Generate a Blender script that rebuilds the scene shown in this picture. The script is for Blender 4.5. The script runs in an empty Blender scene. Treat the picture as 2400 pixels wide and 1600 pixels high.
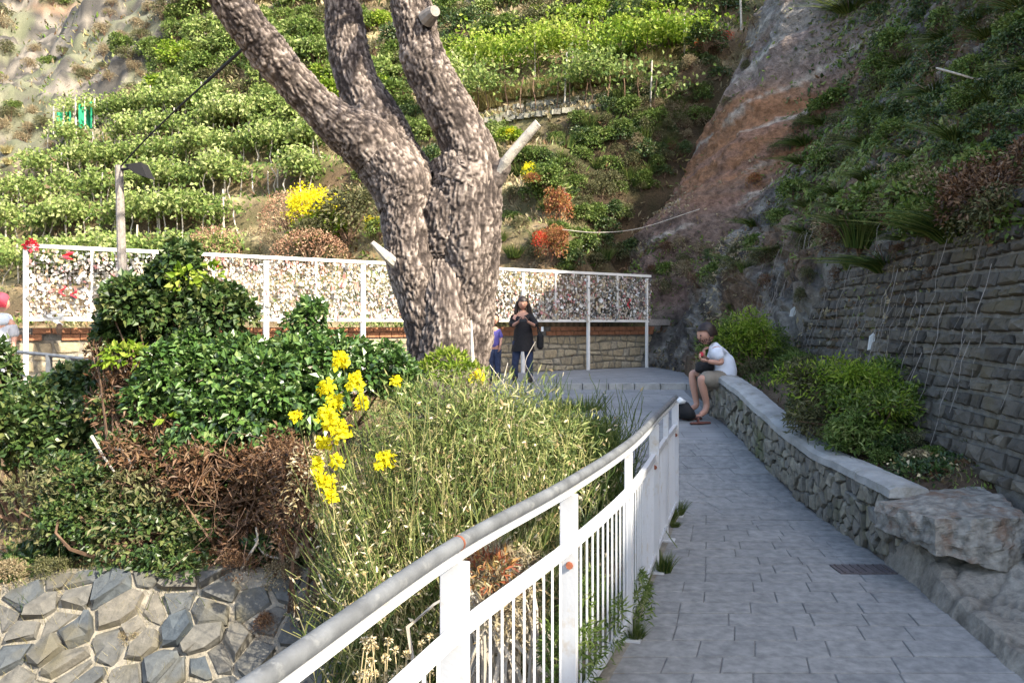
import bpy, math, random
import numpy as np
from mathutils import Vector, Matrix
from mathutils.bvhtree import BVHTree

R = np.random.default_rng(7)
random.seed(7)
SC = bpy.context.scene
COL = SC.collection

# ------------------------------------------------------------------ camera, sky, sun
CH = 1.685                       # camera height above the near paving
FPX, CX, HY = 1900.0, 1200.0, 760.0
cam_d = bpy.data.cameras.new('camera')
cam = bpy.data.objects.new('camera', cam_d); COL.objects.link(cam)
cam.location = (0, 0, CH); cam.rotation_euler = (math.pi / 2, 0, 0)
cam_d.sensor_width = 36; cam_d.lens = FPX / 2400 * 36
cam_d.shift_y = -(800 - HY) / 2400
cam_d.clip_start = 0.05; cam_d.clip_end = 600
SC.camera = cam

SUN = Vector((.61, -.52, .60)).normalized()
world = bpy.data.worlds.new('World'); SC.world = world; world.use_nodes = True
wn = world.node_tree.nodes; wl = world.node_tree.links; wn.clear()
sky = wn.new('ShaderNodeTexSky'); sky.sky_type = 'NISHITA'; sky.sun_disc = False
sky.sun_elevation = math.asin(SUN.z); sky.sun_rotation = math.atan2(SUN.x, SUN.y)
sky.air_density = 1.0; sky.dust_density = 2.5; sky.ozone_density = .8
bg = wn.new('ShaderNodeBackground'); bg.inputs['Strength'].default_value = .15
wo = wn.new('ShaderNodeOutputWorld')
wl.new(sky.outputs[0], bg.inputs[0]); wl.new(bg.outputs[0], wo.inputs[0])
sd = bpy.data.lights.new('sun', 'SUN'); sd.energy = 3.6; sd.angle = math.radians(.55); sd.color = (1, .9, .74)
so = bpy.data.objects.new('sun', sd); COL.objects.link(so)
so.rotation_euler = SUN.to_track_quat('Z', 'Y').to_euler(); so.location = (10, -10, 20)
SC.view_settings.view_transform = 'Standard'; SC.view_settings.look = 'None'
SC.view_settings.gamma = 1; SC.view_settings.use_curve_mapping = False
SC.view_settings.exposure = 1.78
SC.render.film_transparent = False
SC.cycles.max_bounces = 6; SC.cycles.diffuse_bounces = 3; SC.cycles.glossy_bounces = 2
SC.cycles.transmission_bounces = 3; SC.cycles.transparent_max_bounces = 4
SC.cycles.filter_width = 1.5
SC.cycles.sample_clamp_indirect = 6

def P(px, py, d):
    return np.array([(px - CX) * d / FPX, d, CH + (HY - py) * d / FPX])

# ------------------------------------------------------------------ noise
def _hash(i, j, k, s):
    h = (i * 374761393 + j * 668265263 + k * 2147483647 + s * 974711) & 0xffffffff
    h = ((h ^ (h >> 13)) * 1274126177) & 0xffffffff
    h = (h ^ (h >> 16)) & 0xffffffff
    return h.astype(np.float64) / 4294967295.0
def vnoise(p, s=0):
    p = np.asarray(p, float); f = np.floor(p); t = p - f; f = f.astype(np.int64); t = t * t * (3 - 2 * t)
    i, j, k = f[..., 0], f[..., 1], f[..., 2]; a, b, c = t[..., 0], t[..., 1], t[..., 2]
    r = 0
    for di in (0, 1):
        for dj in (0, 1):
            for dk in (0, 1):
                w = (a if di else 1 - a) * (b if dj else 1 - b) * (c if dk else 1 - c)
                r = r + w * _hash(i + di, j + dj, k + dk, s)
    return r * 2 - 1
def fbm(p, o=4, s=0, g=.5):
    p = np.asarray(p, float); r = 0; a = 1; tot = 0
    for q in range(o):
        r = r + a * vnoise(p * (2 ** q) + q * 17.3, s + q); tot += a; a *= g
    return r / tot
def worley(p, s=0):
    p = np.asarray(p, float); f = np.floor(p).astype(np.int64); t = p - f
    d1 = np.full(p.shape[:-1], 9.); d2 = d1.copy()
    for di in (-1, 0, 1):
        for dj in (-1, 0, 1):
            for dk in (-1, 0, 1):
                i, j, k = f[..., 0] + di, f[..., 1] + dj, f[..., 2] + dk
                q = np.stack([di + _hash(i, j, k, s), dj + _hash(i, j, k, s + 5), dk + _hash(i, j, k, s + 9)], -1)
                d = np.linalg.norm(q - t, axis=-1)
                m = d < d1
                d2 = np.where(m, d1, np.minimum(d2, d)); d1 = np.where(m, d, d1)
    return d1, d2 - d1
def sstep(a, b, x):
    t = np.clip((x - a) / (b - a), 0, 1); return t * t * (3 - 2 * t)
def nz(v):
    v = np.asarray(v, float); return v / np.maximum(np.linalg.norm(v, axis=-1, keepdims=True), 1e-9)

# ------------------------------------------------------------------ objects
def tag(o, label=None, cat=None, group=None, kind=None):
    if label: o['label'] = label
    if cat: o['category'] = cat
    if group: o['group'] = group
    if kind: o['kind'] = kind
    return o
def raw(name, V, F, attrs=None, smooth=False):
    me = bpy.data.meshes.new(name)
    V = np.asarray(V, np.float32)
    if isinstance(F, np.ndarray):
        n, k = F.shape
        me.vertices.add(len(V)); me.vertices.foreach_set('co', V.ravel())
        me.loops.add(n * k); me.loops.foreach_set('vertex_index', F.astype(np.int32).ravel())
        me.polygons.add(n)
        me.polygons.foreach_set('loop_start', np.arange(0, n * k, k, dtype=np.int32))
        me.polygons.foreach_set('loop_total', np.full(n, k, np.int32))
        me.update(calc_edges=True)
    else:
        me.from_pydata([tuple(map(float, v)) for v in V], [], [tuple(map(int, f)) for f in F]); me.update()
    for an, av in (attrs or {}).items():
        av = np.asarray(av, np.float32)
        if av.ndim == 1:
            a = me.attributes.new(an, 'FLOAT', 'POINT'); a.data.foreach_set('value', av)
        else:
            a = me.attributes.new(an, 'FLOAT_COLOR', 'POINT')
            c = np.ones((len(av), 4), np.float32); c[:, :3] = av; a.data.foreach_set('color', c.ravel())
    me.polygons.foreach_set('use_smooth', np.full(len(me.polygons), bool(smooth)))
    return me
def obj(name, V, F, mat, parent=None, attrs=None, smooth=False, at=None):
    """mesh object; V in world coordinates, at = its origin"""
    V = np.asarray(V, float)
    if parent is not None and at is None:
        base = np.array(parent['_b']) if '_b' in parent else np.zeros(3)
        me = raw(name, V - base, F, attrs, smooth); o = bpy.data.objects.new(name, me); o.parent = parent
        o['_b'] = [float(x) for x in base]
    else:
        b = np.zeros(3) if at is None else np.asarray(at, float)
        me = raw(name, V - b, F, attrs, smooth); o = bpy.data.objects.new(name, me)
        if parent is not None:
            base = np.array(parent['_b']) if '_b' in parent else np.zeros(3)
            o.parent = parent; o.location = b - base
        else: o.location = b
        o['_b'] = [float(x) for x in b]
    if mat: me.materials.append(mat)
    COL.objects.link(o)
    return o
def thing(name, label, cat, loc, group=None):
    o = bpy.data.objects.new(name, None); COL.objects.link(o); o.location = [float(x) for x in loc]
    o.empty_display_size = .1
    o['_b'] = [float(x) for x in loc]
    return tag(o, label, cat, group)
def copy_tree(o, parent=None):
    c = o.copy(); COL.objects.link(c)
    if parent is not None: c.parent = parent
    for ch in list(o.children): copy_tree(ch, c)
    return c
class MB:
    def __init__(s): s.V = []; s.F = []; s.n = 0
    def add(s, V, F):
        s.V.append(np.asarray(V, float)); s.F += [[int(i) + s.n for i in f] for f in F]; s.n += len(V); return s
    def box(s, c, d, M=None):
        c = np.asarray(c, float); d = np.asarray(d, float) / 2
        v = np.array([[x, y, z] for x in (-1, 1) for y in (-1, 1) for z in (-1, 1)]) * d
        if M is not None: v = v @ np.asarray(M).T
        return s.add(v + c, [(0, 1, 3, 2), (4, 6, 7, 5), (0, 4, 5, 1), (2, 3, 7, 6), (0, 2, 6, 4), (1, 5, 7, 3)])
    def bar(s, a, b, w, h):
        """box from a to b, w across horizontally, h vertically"""
        a = np.asarray(a, float); b = np.asarray(b, float); t = nz(b - a)
        up = np.array([0, 0, 1.]) if abs(t[2]) < .95 else np.array([0, 1., 0])
        sd = nz(np.cross(t, up)); u = np.cross(sd, t)
        M = np.stack([sd, t, u], 1)
        return s.box((a + b) / 2, (w, np.linalg.norm(b - a), h), M)
    def tube(s, pts, rad, n=8, caps=True):
        V, F = tube(pts, rad, n, caps); return s.add(V, F)
    def build(s, name, mat, parent=None, **k):
        return obj(name, np.concatenate(s.V), s.F, mat, parent, **k)
def frames(pts):
    pts = np.asarray(pts, float); t = nz(np.gradient(pts, axis=0))
    ref = np.array([0, 0, 1.]) if abs(t[0][2]) < .8 else np.array([0, 1., 0])
    sds = []; u = None
    s0 = nz(np.cross(t[0], ref))
    for i in range(len(pts)):
        s0 = nz(s0 - t[i] * np.dot(s0, t[i])); sds.append(s0)
    sds = np.array(sds); return t, sds, np.cross(t, sds)
def tube(pts, rad, n=8, caps=True):
    pts = np.asarray(pts, float); rad = np.broadcast_to(np.asarray(rad, float), (len(pts),))
    t, a, b = frames(pts); th = np.arange(n) * 2 * math.pi / n
    V = (pts[:, None] + rad[:, None, None] * (np.cos(th)[None, :, None] * a[:, None] + np.sin(th)[None, :, None] * b[:, None])).reshape(-1, 3)
    F = [(i * n + j, i * n + (j + 1) % n, (i + 1) * n + (j + 1) % n, (i + 1) * n + j) for i in range(len(pts) - 1) for j in range(n)]
    if caps: F += [tuple(range(n))[::-1], tuple((len(pts) - 1) * n + j for j in range(n))]
    return V, F
def smooth_path(pts, k):
    """Catmull-Rom resample"""
    p = np.asarray(pts, float); p = np.vstack([2 * p[0] - p[1], p, 2 * p[-1] - p[-2]]); out = []
    m = len(p) - 3
    for u in np.linspace(0, m - 1e-6, k):
        i = int(u); t = u - i; a, b, c, d = p[i:i + 4]
        out.append(.5 * ((2 * b) + (c - a) * t + (2 * a - 5 * b + 4 * c - d) * t * t + (3 * b - a - 3 * c + d) * t ** 3))
    return np.array(out)
def stems(pts, rad):
    """many thin 3-sided tubes: pts (N,K,3), rad (N,K)"""
    N, K, _ = pts.shape; t = nz(np.gradient(pts, axis=1))
    ref = nz(R.normal(size=(N, 1, 3))); a = nz(np.cross(t, ref)); b = np.cross(t, a)
    th = np.arange(3) * 2 * math.pi / 3
    V = pts[:, :, None] + rad[:, :, None, None] * (np.cos(th)[None, None, :, None] * a[:, :, None] + np.sin(th)[None, None, :, None] * b[:, :, None])
    idx = np.arange(N * K * 3).reshape(N, K, 3)
    q = np.stack([idx[:, :-1], np.roll(idx, -1, 2)[:, :-1], np.roll(idx, -1, 2)[:, 1:], idx[:, 1:]], -1).reshape(-1, 4)
    return V.reshape(-1, 3), q
def boxes(c, d, Ms=None):
    """many boxes: c (N,3), d (N,3), Ms (N,3,3)"""
    s = np.array([[x, y, z] for x in (-1, 1) for y in (-1, 1) for z in (-1, 1)]) * .5
    v = s[None] * d[:, None]
    if Ms is not None: v = np.einsum('nij,nkj->nki', Ms, v)
    v = v + c[:, None]
    f = np.array([(0, 1, 3, 2), (4, 6, 7, 5), (0, 4, 5, 1), (2, 3, 7, 6), (0, 2, 6, 4), (1, 5, 7, 3)])
    return v.reshape(-1, 3), (f[None] + 8 * np.arange(len(c))[:, None, None]).reshape(-1, 4)
def leaves(pos, dirs, nrm, L, W, fold=.18):
    N = len(pos); d = nz(dirs); n = nz(nrm - d * np.sum(nrm * d, -1, keepdims=True)); s = np.cross(d, n)
    L = np.broadcast_to(L, (N,))[:, None]; W = np.broadcast_to(W, (N,))[:, None]
    a = pos; m = pos + d * L * .45
    V = np.stack([a, m + s * W / 2 + n * W * fold, pos + d * L - n * L * .12, m - s * W / 2 + n * W * fold], 1).reshape(-1, 3)
    return V, np.arange(N * 4).reshape(N, 4)
def rdir(n): return nz(R.normal(size=(n, 3)))

def bush_mesh(name, blobs, n, L, W=None, up=.5, rough=.35, inner=.35, fr=2.5, wild=.8):
    """blobs: (x,y,z,rx,ry,rz) ellipsoids in world space; leaves through their outer volume. rnd = per-leaf random, clump = patchy"""
    bl = np.array(blobs, float); w = (bl[:, 3] * bl[:, 4] + bl[:, 4] * bl[:, 5] + bl[:, 3] * bl[:, 5]); w /= w.sum()
    k = R.choice(len(bl), n, p=w); d = rdir(n); d[:, 2] = np.where(d[:, 2] < -.5, -d[:, 2], d[:, 2])
    c = bl[k, :3]; rr = bl[k, 3:]
    nn = fbm(d * fr + k[:, None] * 7.1, 3, 3)
    r = (1 - inner * R.random(n) ** 1.6) * (1 + rough * nn + .06 * R.normal(size=n))
    pos = c + d * rr * r[:, None]
    on = nz(d / rr)
    if W is None: W = L * .6
    sz = (.6 + .8 * R.random(n))
    V, F = leaves(pos, on + wild * rdir(n) + [0, 0, -.2], on + up * np.array([0, 0, 1.]) + .7 * rdir(n), L * sz, W * sz)
    rnd = np.repeat(R.random(n), 4); cl = np.repeat(fbm(pos * (1.2 / max(rr.mean(), .2)) * 2.2 + 3.3, 2, 11) * .5 + .5, 4)
    return V, F, {'rnd': rnd, 'clump': cl}

def lobed(bl, k=5, lo=.28, hi=.5):
    """add smaller lobes over the upper surface of each blob, so that outlines are uneven"""
    out = []
    for b in bl:
        out.append((b[0], b[1], b[2], b[3] * .86, b[4] * .86, b[5] * .86))
        for _ in range(k):
            d = rdir(1)[0]; d[2] = abs(d[2]) if R.random() < .7 else d[2]; s_ = R.uniform(lo, hi); c = np.array(b[:3]) + d * np.array(b[3:]) * R.uniform(.75, 1.02)
            out.append((*c, b[3] * s_, b[4] * s_, b[5] * s_ * R.uniform(.8, 1.4)))
    return out
# ------------------------------------------------------------------ materials
def nmat(name):
    m = bpy.data.materials.new(name); m.use_nodes = True; m.node_tree.nodes.clear(); return m, m.node_tree.nodes, m.node_tree.links
def ramp(n, stops, interp='LINEAR'):
    r = n.new('ShaderNodeValToRGB'); e = r.color_ramp.elements; r.color_ramp.interpolation = interp
    while len(e) > 1: e.remove(e[-1])
    e[0].position = stops[0][0]; e[0].color = (*stops[0][1], 1)
    for p, c in stops[1:]:
        q = e.new(p); q.color = (*c, 1)
    return r
def leaf_mat(name, cols, rough=.5, trans=.3, spec=.35, clump=.5):
    m, n, l = nmat(name)
    a = n.new('ShaderNodeAttribute'); a.attribute_name = 'rnd'; b = n.new('ShaderNodeAttribute'); b.attribute_name = 'clump'
    mx = n.new('ShaderNodeMix'); mx.data_type = 'FLOAT'; mx.inputs[0].default_value = clump
    l.new(a.outputs['Fac'], mx.inputs[2]); l.new(b.outputs['Fac'], mx.inputs[3])
    r = ramp(n, [(.22 + .56 * i / max(1, len(cols) - 1), c) for i, c in enumerate(cols)])
    l.new(mx.outputs[0], r.inputs[0])
    p = n.new('ShaderNodeBsdfPrincipled'); p.inputs['Roughness'].default_value = rough; p.inputs['Specular IOR Level'].default_value = spec
    t = n.new('ShaderNodeBsdfTranslucent'); s = n.new('ShaderNodeMixShader'); s.inputs[0].default_value = trans
    o = n.new('ShaderNodeOutputMaterial')
    l.new(r.outputs[0], p.inputs['Base Color']); l.new(r.outputs[0], t.inputs[0]); l.new(p.outputs[0], s.inputs[1]); l.new(t.outputs[0], s.inputs[2]); l.new(s.outputs[0], o.inputs[0])
    return m
def solid(name, c, rough=.7, metal=0, scale=8, var=.15, bump=.0, bscale=60, spec=.4, dirt=None, dscale=3, dpos=(.55, .7), attr=None):
    """noise-varied paint / stone / cloth"""
    m, n, l = nmat(name); tc = n.new('ShaderNodeTexCoord')
    nt = n.new('ShaderNodeTexNoise'); nt.inputs['Scale'].default_value = scale; nt.inputs['Detail'].default_value = 6
    l.new(tc.outputs['Object'], nt.inputs[0])
    c = np.array(c); r = ramp(n, [(.3, tuple(np.clip(c * (1 - var), 0, 1))), (.7, tuple(np.clip(c * (1 + var), 0, 1)))])
    l.new(nt.outputs[0], r.inputs[0]); out = r.outputs[0]
    if attr:
        a = n.new('ShaderNodeAttribute'); a.attribute_name = attr; mu = n.new('ShaderNodeMix'); mu.data_type = 'RGBA'; mu.blend_type = 'MULTIPLY'; mu.inputs[0].default_value = 1
        l.new(out, mu.inputs[6]); l.new(a.outputs['Color'], mu.inputs[7]); out = mu.outputs[2]
    if dirt is not None:
        dn = n.new('ShaderNodeTexNoise'); dn.inputs['Scale'].default_value = dscale; dn.inputs['Detail'].default_value = 8; dn.inputs['Roughness'].default_value = .7
        l.new(tc.outputs['Object'], dn.inputs[0]); dr = ramp(n, [(dpos[0], (0, 0, 0)), (dpos[1], (1, 1, 1))]); l.new(dn.outputs[0], dr.inputs[0])
        mi = n.new('ShaderNodeMix'); mi.data_type = 'RGBA'; l.new(dr.outputs[0], mi.inputs[0]); l.new(out, mi.inputs[6]); mi.inputs[7].default_value = (*dirt, 1); out = mi.outputs[2]
    p = n.new('ShaderNodeBsdfPrincipled'); p.inputs['Roughness'].default_value = rough; p.inputs['Metallic'].default_value = metal; p.inputs['Specular IOR Level'].default_value = spec
    l.new(out, p.inputs['Base Color'])
    if bump:
        bn = n.new('ShaderNodeTexNoise'); bn.inputs['Scale'].default_value = bscale; bn.inputs['Detail'].default_value = 5
        l.new(tc.outputs['Object'], bn.inputs[0]); b = n.new('ShaderNodeBump'); b.inputs['Strength'].default_value = bump; b.inputs['Distance'].default_value = .02
        l.new(bn.outputs[0], b.inputs['Height']); l.new(b.outputs[0], p.inputs['Normal'])
    o = n.new('ShaderNodeOutputMaterial'); l.new(p.outputs[0], o.inputs[0]); return m
def piece_mat(name, cols, rough=.75, scale=25, bump=.5, dirt=None):
    """stone pieces: each object its own tone through Object Info random, plus grain"""
    m, n, l = nmat(name); tc = n.new('ShaderNodeTexCoord'); oi = n.new('ShaderNodeObjectInfo')
    r = ramp(n, [(i / max(1, len(cols) - 1), c) for i, c in enumerate(cols)]); l.new(oi.outputs['Random'], r.inputs[0])
    nt = n.new('ShaderNodeTexNoise'); nt.inputs['Scale'].default_value = scale; nt.inputs['Detail'].default_value = 8; nt.inputs['Roughness'].default_value = .65
    l.new(tc.outputs['Object'], nt.inputs[0]); g = ramp(n, [(.3, (.62, .62, .62)), (.7, (1.3, 1.28, 1.22))]); l.new(nt.outputs[0], g.inputs[0])
    mu = n.new('ShaderNodeMix'); mu.data_type = 'RGBA'; mu.blend_type = 'MULTIPLY'; mu.inputs[0].default_value = 1
    l.new(r.outputs[0], mu.inputs[6]); l.new(g.outputs[0], mu.inputs[7]); out = mu.outputs[2]
    if dirt is not None:
        dn = n.new('ShaderNodeTexNoise'); dn.inputs['Scale'].default_value = 2.5; dn.inputs['Detail'].default_value = 8
        l.new(tc.outputs['Object'], dn.inputs[0]); dr = ramp(n, [(.52, (0, 0, 0)), (.68, (1, 1, 1))]); l.new(dn.outputs[0], dr.inputs[0])
        mi = n.new('ShaderNodeMix'); mi.data_type = 'RGBA'; l.new(dr.outputs[0], mi.inputs[0]); l.new(out, mi.inputs[6]); mi.inputs[7].default_value = (*dirt, 1); out = mi.outputs[2]
    p = n.new('ShaderNodeBsdfPrincipled'); p.inputs['Roughness'].default_value = rough; p.inputs['Specular IOR Level'].default_value = .35
    l.new(out, p.inputs['Base Color'])
    b = n.new('ShaderNodeBump'); b.inputs['Strength'].default_value = bump; b.inputs['Distance'].default_value = .012
    l.new(nt.outputs[0], b.inputs['Height']); l.new(b.outputs[0], p.inputs['Normal'])
    o = n.new('ShaderNodeOutputMaterial'); l.new(p.outputs[0], o.inputs[0]); return m
def attr_mat(name, rough=.9, gscale=18, glo=.65, ghi=1.35, bump=.7, bdist=.04, fine=90):
    """terrain: the 'col' colour attribute times two octaves of grain"""
    m, n, l = nmat(name); tc = n.new('ShaderNodeTexCoord'); a = n.new('ShaderNodeAttribute'); a.attribute_name = 'col'
    nt = n.new('ShaderNodeTexNoise'); nt.inputs['Scale'].default_value = gscale; nt.inputs['Detail'].default_value = 9; nt.inputs['Roughness'].default_value = .7
    l.new(tc.outputs['Object'], nt.inputs[0]); g = ramp(n, [(.32, (glo,) * 3), (.68, (ghi,) * 3)]); l.new(nt.outputs[0], g.inputs[0])
    mu = n.new('ShaderNodeMix'); mu.data_type = 'RGBA'; mu.blend_type = 'MULTIPLY'; mu.inputs[0].default_value = 1
    l.new(a.outputs['Color'], mu.inputs[6]); l.new(g.outputs[0], mu.inputs[7])
    p = n.new('ShaderNodeBsdfPrincipled'); p.inputs['Roughness'].default_value = rough; p.inputs['Specular IOR Level'].default_value = .2
    l.new(mu.outputs[2], p.inputs['Base Color'])
    b = n.new('ShaderNodeBump'); b.inputs['Strength'].default_value = bump; b.inputs['Distance'].default_value = bdist
    l.new(nt.outputs[0], b.inputs['Height']); l.new(b.outputs[0], p.inputs['Normal'])
    o = n.new('ShaderNodeOutputMaterial'); l.new(p.outputs[0], o.inputs[0]); return m
M = {}
M['terrain'] = attr_mat('terrain_soil')
M['rock'] = attr_mat('cliff_rock', rough=.85, gscale=6, glo=.45, ghi=1.55, bump=1.0, bdist=.14)
M['slab'] = piece_mat('slate_slab', [(.195, .203, .207), (.228, .235, .237), (.208, .214, .215), (.25, .255, .254)], rough=.75, scale=14, bump=.2)
M['paving'] = None
M['stone_low'] = piece_mat('rubble_stone', [(.15, .14, .115), (.24, .225, .18), (.18, .18, .17), (.31, .29, .23), (.11, .11, .1)], scale=20, bump=.9, dirt=(.12, .13, .06))
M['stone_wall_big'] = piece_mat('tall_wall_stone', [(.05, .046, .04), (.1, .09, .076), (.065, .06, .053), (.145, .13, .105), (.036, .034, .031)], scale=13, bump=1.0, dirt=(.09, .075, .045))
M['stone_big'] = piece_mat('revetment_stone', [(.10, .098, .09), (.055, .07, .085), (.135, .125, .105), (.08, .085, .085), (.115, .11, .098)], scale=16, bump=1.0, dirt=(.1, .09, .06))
M['mortar'] = solid('mortar', (.22, .2, .16), .95, scale=14, var=.3, bump=.8, bscale=50, dirt=(.14, .12, .08), dscale=2.5)
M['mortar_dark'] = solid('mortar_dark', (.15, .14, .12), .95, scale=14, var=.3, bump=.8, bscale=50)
M['joint'] = solid('paving_joint', (.14, .142, .14), .95, scale=8, var=.3, bump=.5)
M['coping'] = solid('coping_concrete', (.33, .33, .31), .85, scale=6, var=.2, bump=.5, bscale=40, dirt=(.2, .19, .15), dscale=4)
M['rust_rock'] = solid('rust_rock', (.19, .18, .155), .85, scale=18, var=.5, bump=1, bscale=24, dirt=(.16, .1, .065), dscale=5, dpos=(.5, .66))
M['white'] = solid('white_paint', (.5, .515, .53), .45, scale=5, var=.05, bump=.05, dirt=(.42, .37, .3), dscale=9, dpos=(.56, .74))
M['galv'] = solid('galvanised_rail', (.14, .15, .16), .55, metal=.2, scale=12, var=.3, bump=.15, dirt=(.24, .25, .25), dscale=14)
M['fence_white'] = solid('fence_white', (.8, .78, .73), .5, scale=4, var=.06, dirt=(.55, .5, .42), dscale=5, dpos=(.6, .75))
M['rust'] = solid('rust', (.22, .07, .035), .9, scale=50, var=.4)
M['brickred'] = solid('brick_coping', (.34, .15, .075), .85, scale=9, var=.3, bump=.6, bscale=40)
M['bark'] = None
M['cutwood'] = solid('bleached_wood', (.56, .51, .43), .8, scale=14, var=.15, bump=.5, bscale=60)
M['deadwood'] = solid('grey_dead_twig', (.4, .36, .3), .8, scale=14, var=.2)
M['twig'] = solid('brown_twig', (.13, .08, .05), .85, scale=14, var=.3)
M['dead_reed'] = leaf_mat('dead_reed', [(.28, .17, .08), (.42, .29, .15), (.55, .42, .24)], trans=.2)
M['pole'] = solid('weathered_pole', (.28, .25, .22), .8, scale=20, var=.25, bump=.4, bscale=30)
M['black'] = solid('black_plastic', (.014, .014, .015), .8, var=.1)
M['stake'] = solid('grey_stake', (.42, .38, .32), .85, scale=9, var=.3)
M['green_net'] = solid('green_netting', (.02, .3, .15), .7, scale=3, var=.35)
M['drain'] = solid('drain_cover', (.10, .085, .085), .7, scale=40, var=.25, bump=.4)
M['white_tag'] = solid('white_tag', (.75, .77, .76), .6, var=.04)
M['skin'] = solid('skin', (.5, .27, .19), .55, scale=6, var=.08)
M['hair'] = solid('dark_hair', (.02, .012, .01), .5, scale=30, var=.4)
M['blacktop'] = solid('black_top', (.012, .011, .013), .8, scale=20, var=.3)
M['jeans'] = solid('blue_jeans', (.028, .042, .09), .85, scale=20, var=.25)
M['whiteshirt'] = solid('white_shirt', (.66, .7, .78), .8, scale=9, var=.05, bump=.2, bscale=20)
M['khaki'] = solid('khaki_shorts', (.24, .21, .165), .85, scale=12, var=.12, bump=.3, bscale=20)
M['purple'] = solid('violet_top', (.12, .1, .35), .8, var=.15)
M['bluewhite'] = solid('pale_blue_hood', (.55, .62, .7), .8, var=.06)
M['greycoat'] = solid('grey_coat', (.42, .43, .45), .8, var=.08)
M['redcap'] = solid('red_cap', (.55, .05, .08), .8, var=.1)
M['redribbon'] = solid('red_ribbon', (.65, .03, .05), .7, var=.15)
M['sandal'] = solid('brown_leather', (.14, .05, .035), .7, var=.2)
M['eye'] = solid('eye', (.01, .008, .008), .3)
M['lip'] = solid('lip', (.38, .12, .1), .5)
M['wire'] = solid('mesh_wire', (.3, .29, .27), .5, var=.1)
# foliage
G = leaf_mat
M['ivy'] = G('ivy_leaf', [(.025, .055, .016), (.05, .11, .024), (.09, .18, .036), (.2, .28, .09)], rough=.32, trans=.22, spec=.6)
M['ivyd'] = G('dark_leaf', [(.018, .04, .012), (.04, .08, .02), (.07, .12, .03), (.15, .17, .055)], rough=.4, trans=.22, spec=.45)
M['drybrown'] = G('dead_foliage', [(.045, .025, .015), (.09, .045, .022), (.16, .085, .042), (.24, .16, .09)], trans=.2)
M['broom'] = G('broom_green', [(.06, .1, .025), (.13, .18, .045), (.23, .26, .08), (.4, .37, .17)], trans=.25)
M['seed'] = G('dry_seed_pod', [(.22, .16, .07), (.42, .33, .16), (.6, .5, .3), (.7, .6, .42)], trans=.15)
M['yellow'] = G('yellow_flower', [(.7, .58, .01), (.8, .72, .012), (.85, .8, .03)], trans=.3, rough=.7)
M['red'] = G('red_flower', [(.4, .02, .012), (.6, .04, .02), (.6, .12, .03)], trans=.25)
M['orange'] = G('orange_leaf', [(.17, .05, .03), (.32, .1, .045), (.36, .2, .06), (.2, .16, .05)], trans=.25)
M['vine'] = G('vine_leaf', [(.07, .12, .028), (.15, .22, .05), (.25, .32, .085), (.4, .44, .18)], rough=.5, trans=.35, spec=.25)
M['lime'] = G('lime_leaf', [(.08, .15, .012), (.16, .26, .02), (.27, .36, .04), (.4, .45, .1)], trans=.4, spec=.2)
M['mid'] = G('mid_leaf', [(.04, .07, .014), (.085, .14, .025), (.15, .22, .045), (.25, .29, .1)], trans=.25, spec=.25)
M['olive'] = G('olive_scrub', [(.04, .045, .02), (.08, .085, .035), (.14, .14, .06), (.2, .19, .1)], trans=.2, spec=.2)
M['tan'] = G('dry_scrub', [(.12, .085, .05), (.22, .17, .1), (.32, .27, .16), (.42, .35, .22)], trans=.2, spec=.15)
M['pink'] = G('russet_cushion', [(.24, .12, .075), (.36, .2, .13), (.46, .28, .18), (.52, .38, .24)], trans=.2, spec=.15)
M['grass'] = G('dry_grass', [(.2, .17, .06), (.34, .29, .12), (.5, .44, .22)], trans=.3, spec=.15)
M['ggrass'] = G('green_grass', [(.04, .08, .015), (.09, .14, .03), (.16, .19, .05)], trans=.3, spec=.2)

def bark_mat():
    m, n, l = nmat('pine_bark'); tc = n.new('ShaderNodeTexCoord')
    a = n.new('ShaderNodeAttribute'); a.attribute_name = 'plate'
    r = ramp(n, [(0, (.05, .04, .036)), (.25, (.115, .092, .08)), (.52, (.22, .18, .155)), (1, (.52, .44, .38))])
    nt = n.new('ShaderNodeTexNoise'); nt.inputs['Scale'].default_value = 26; nt.inputs['Detail'].default_value = 9; nt.inputs['Roughness'].default_value = .8
    l.new(tc.outputs['Object'], nt.inputs[0])
    ad = n.new('ShaderNodeMath'); ad.operation = 'MULTIPLY_ADD'; ad.inputs[1].default_value = 1.2; ad.inputs[2].default_value = -.6
    l.new(nt.outputs[0], ad.inputs[0]); ad2 = n.new('ShaderNodeMath'); ad2.operation = 'ADD'; l.new(ad.outputs[0], ad2.inputs[0]); l.new(a.outputs['Fac'], ad2.inputs[1])
    l.new(ad2.outputs[0], r.inputs[0])
    p = n.new('ShaderNodeBsdfPrincipled'); p.inputs['Roughness'].default_value = .85; p.inputs['Specular IOR Level'].default_value = .2
    l.new(r.outputs[0], p.inputs['Base Color'])
    b = n.new('ShaderNodeBump'); b.inputs['Strength'].default_value = .9; b.inputs['Distance'].default_value = .03
    l.new(nt.outputs[0], b.inputs['Height']); l.new(b.outputs[0], p.inputs['Normal'])
    o = n.new('ShaderNodeOutputMaterial'); l.new(p.outputs[0], o.inputs[0]); return m
M['bark'] = bark_mat()
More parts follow.
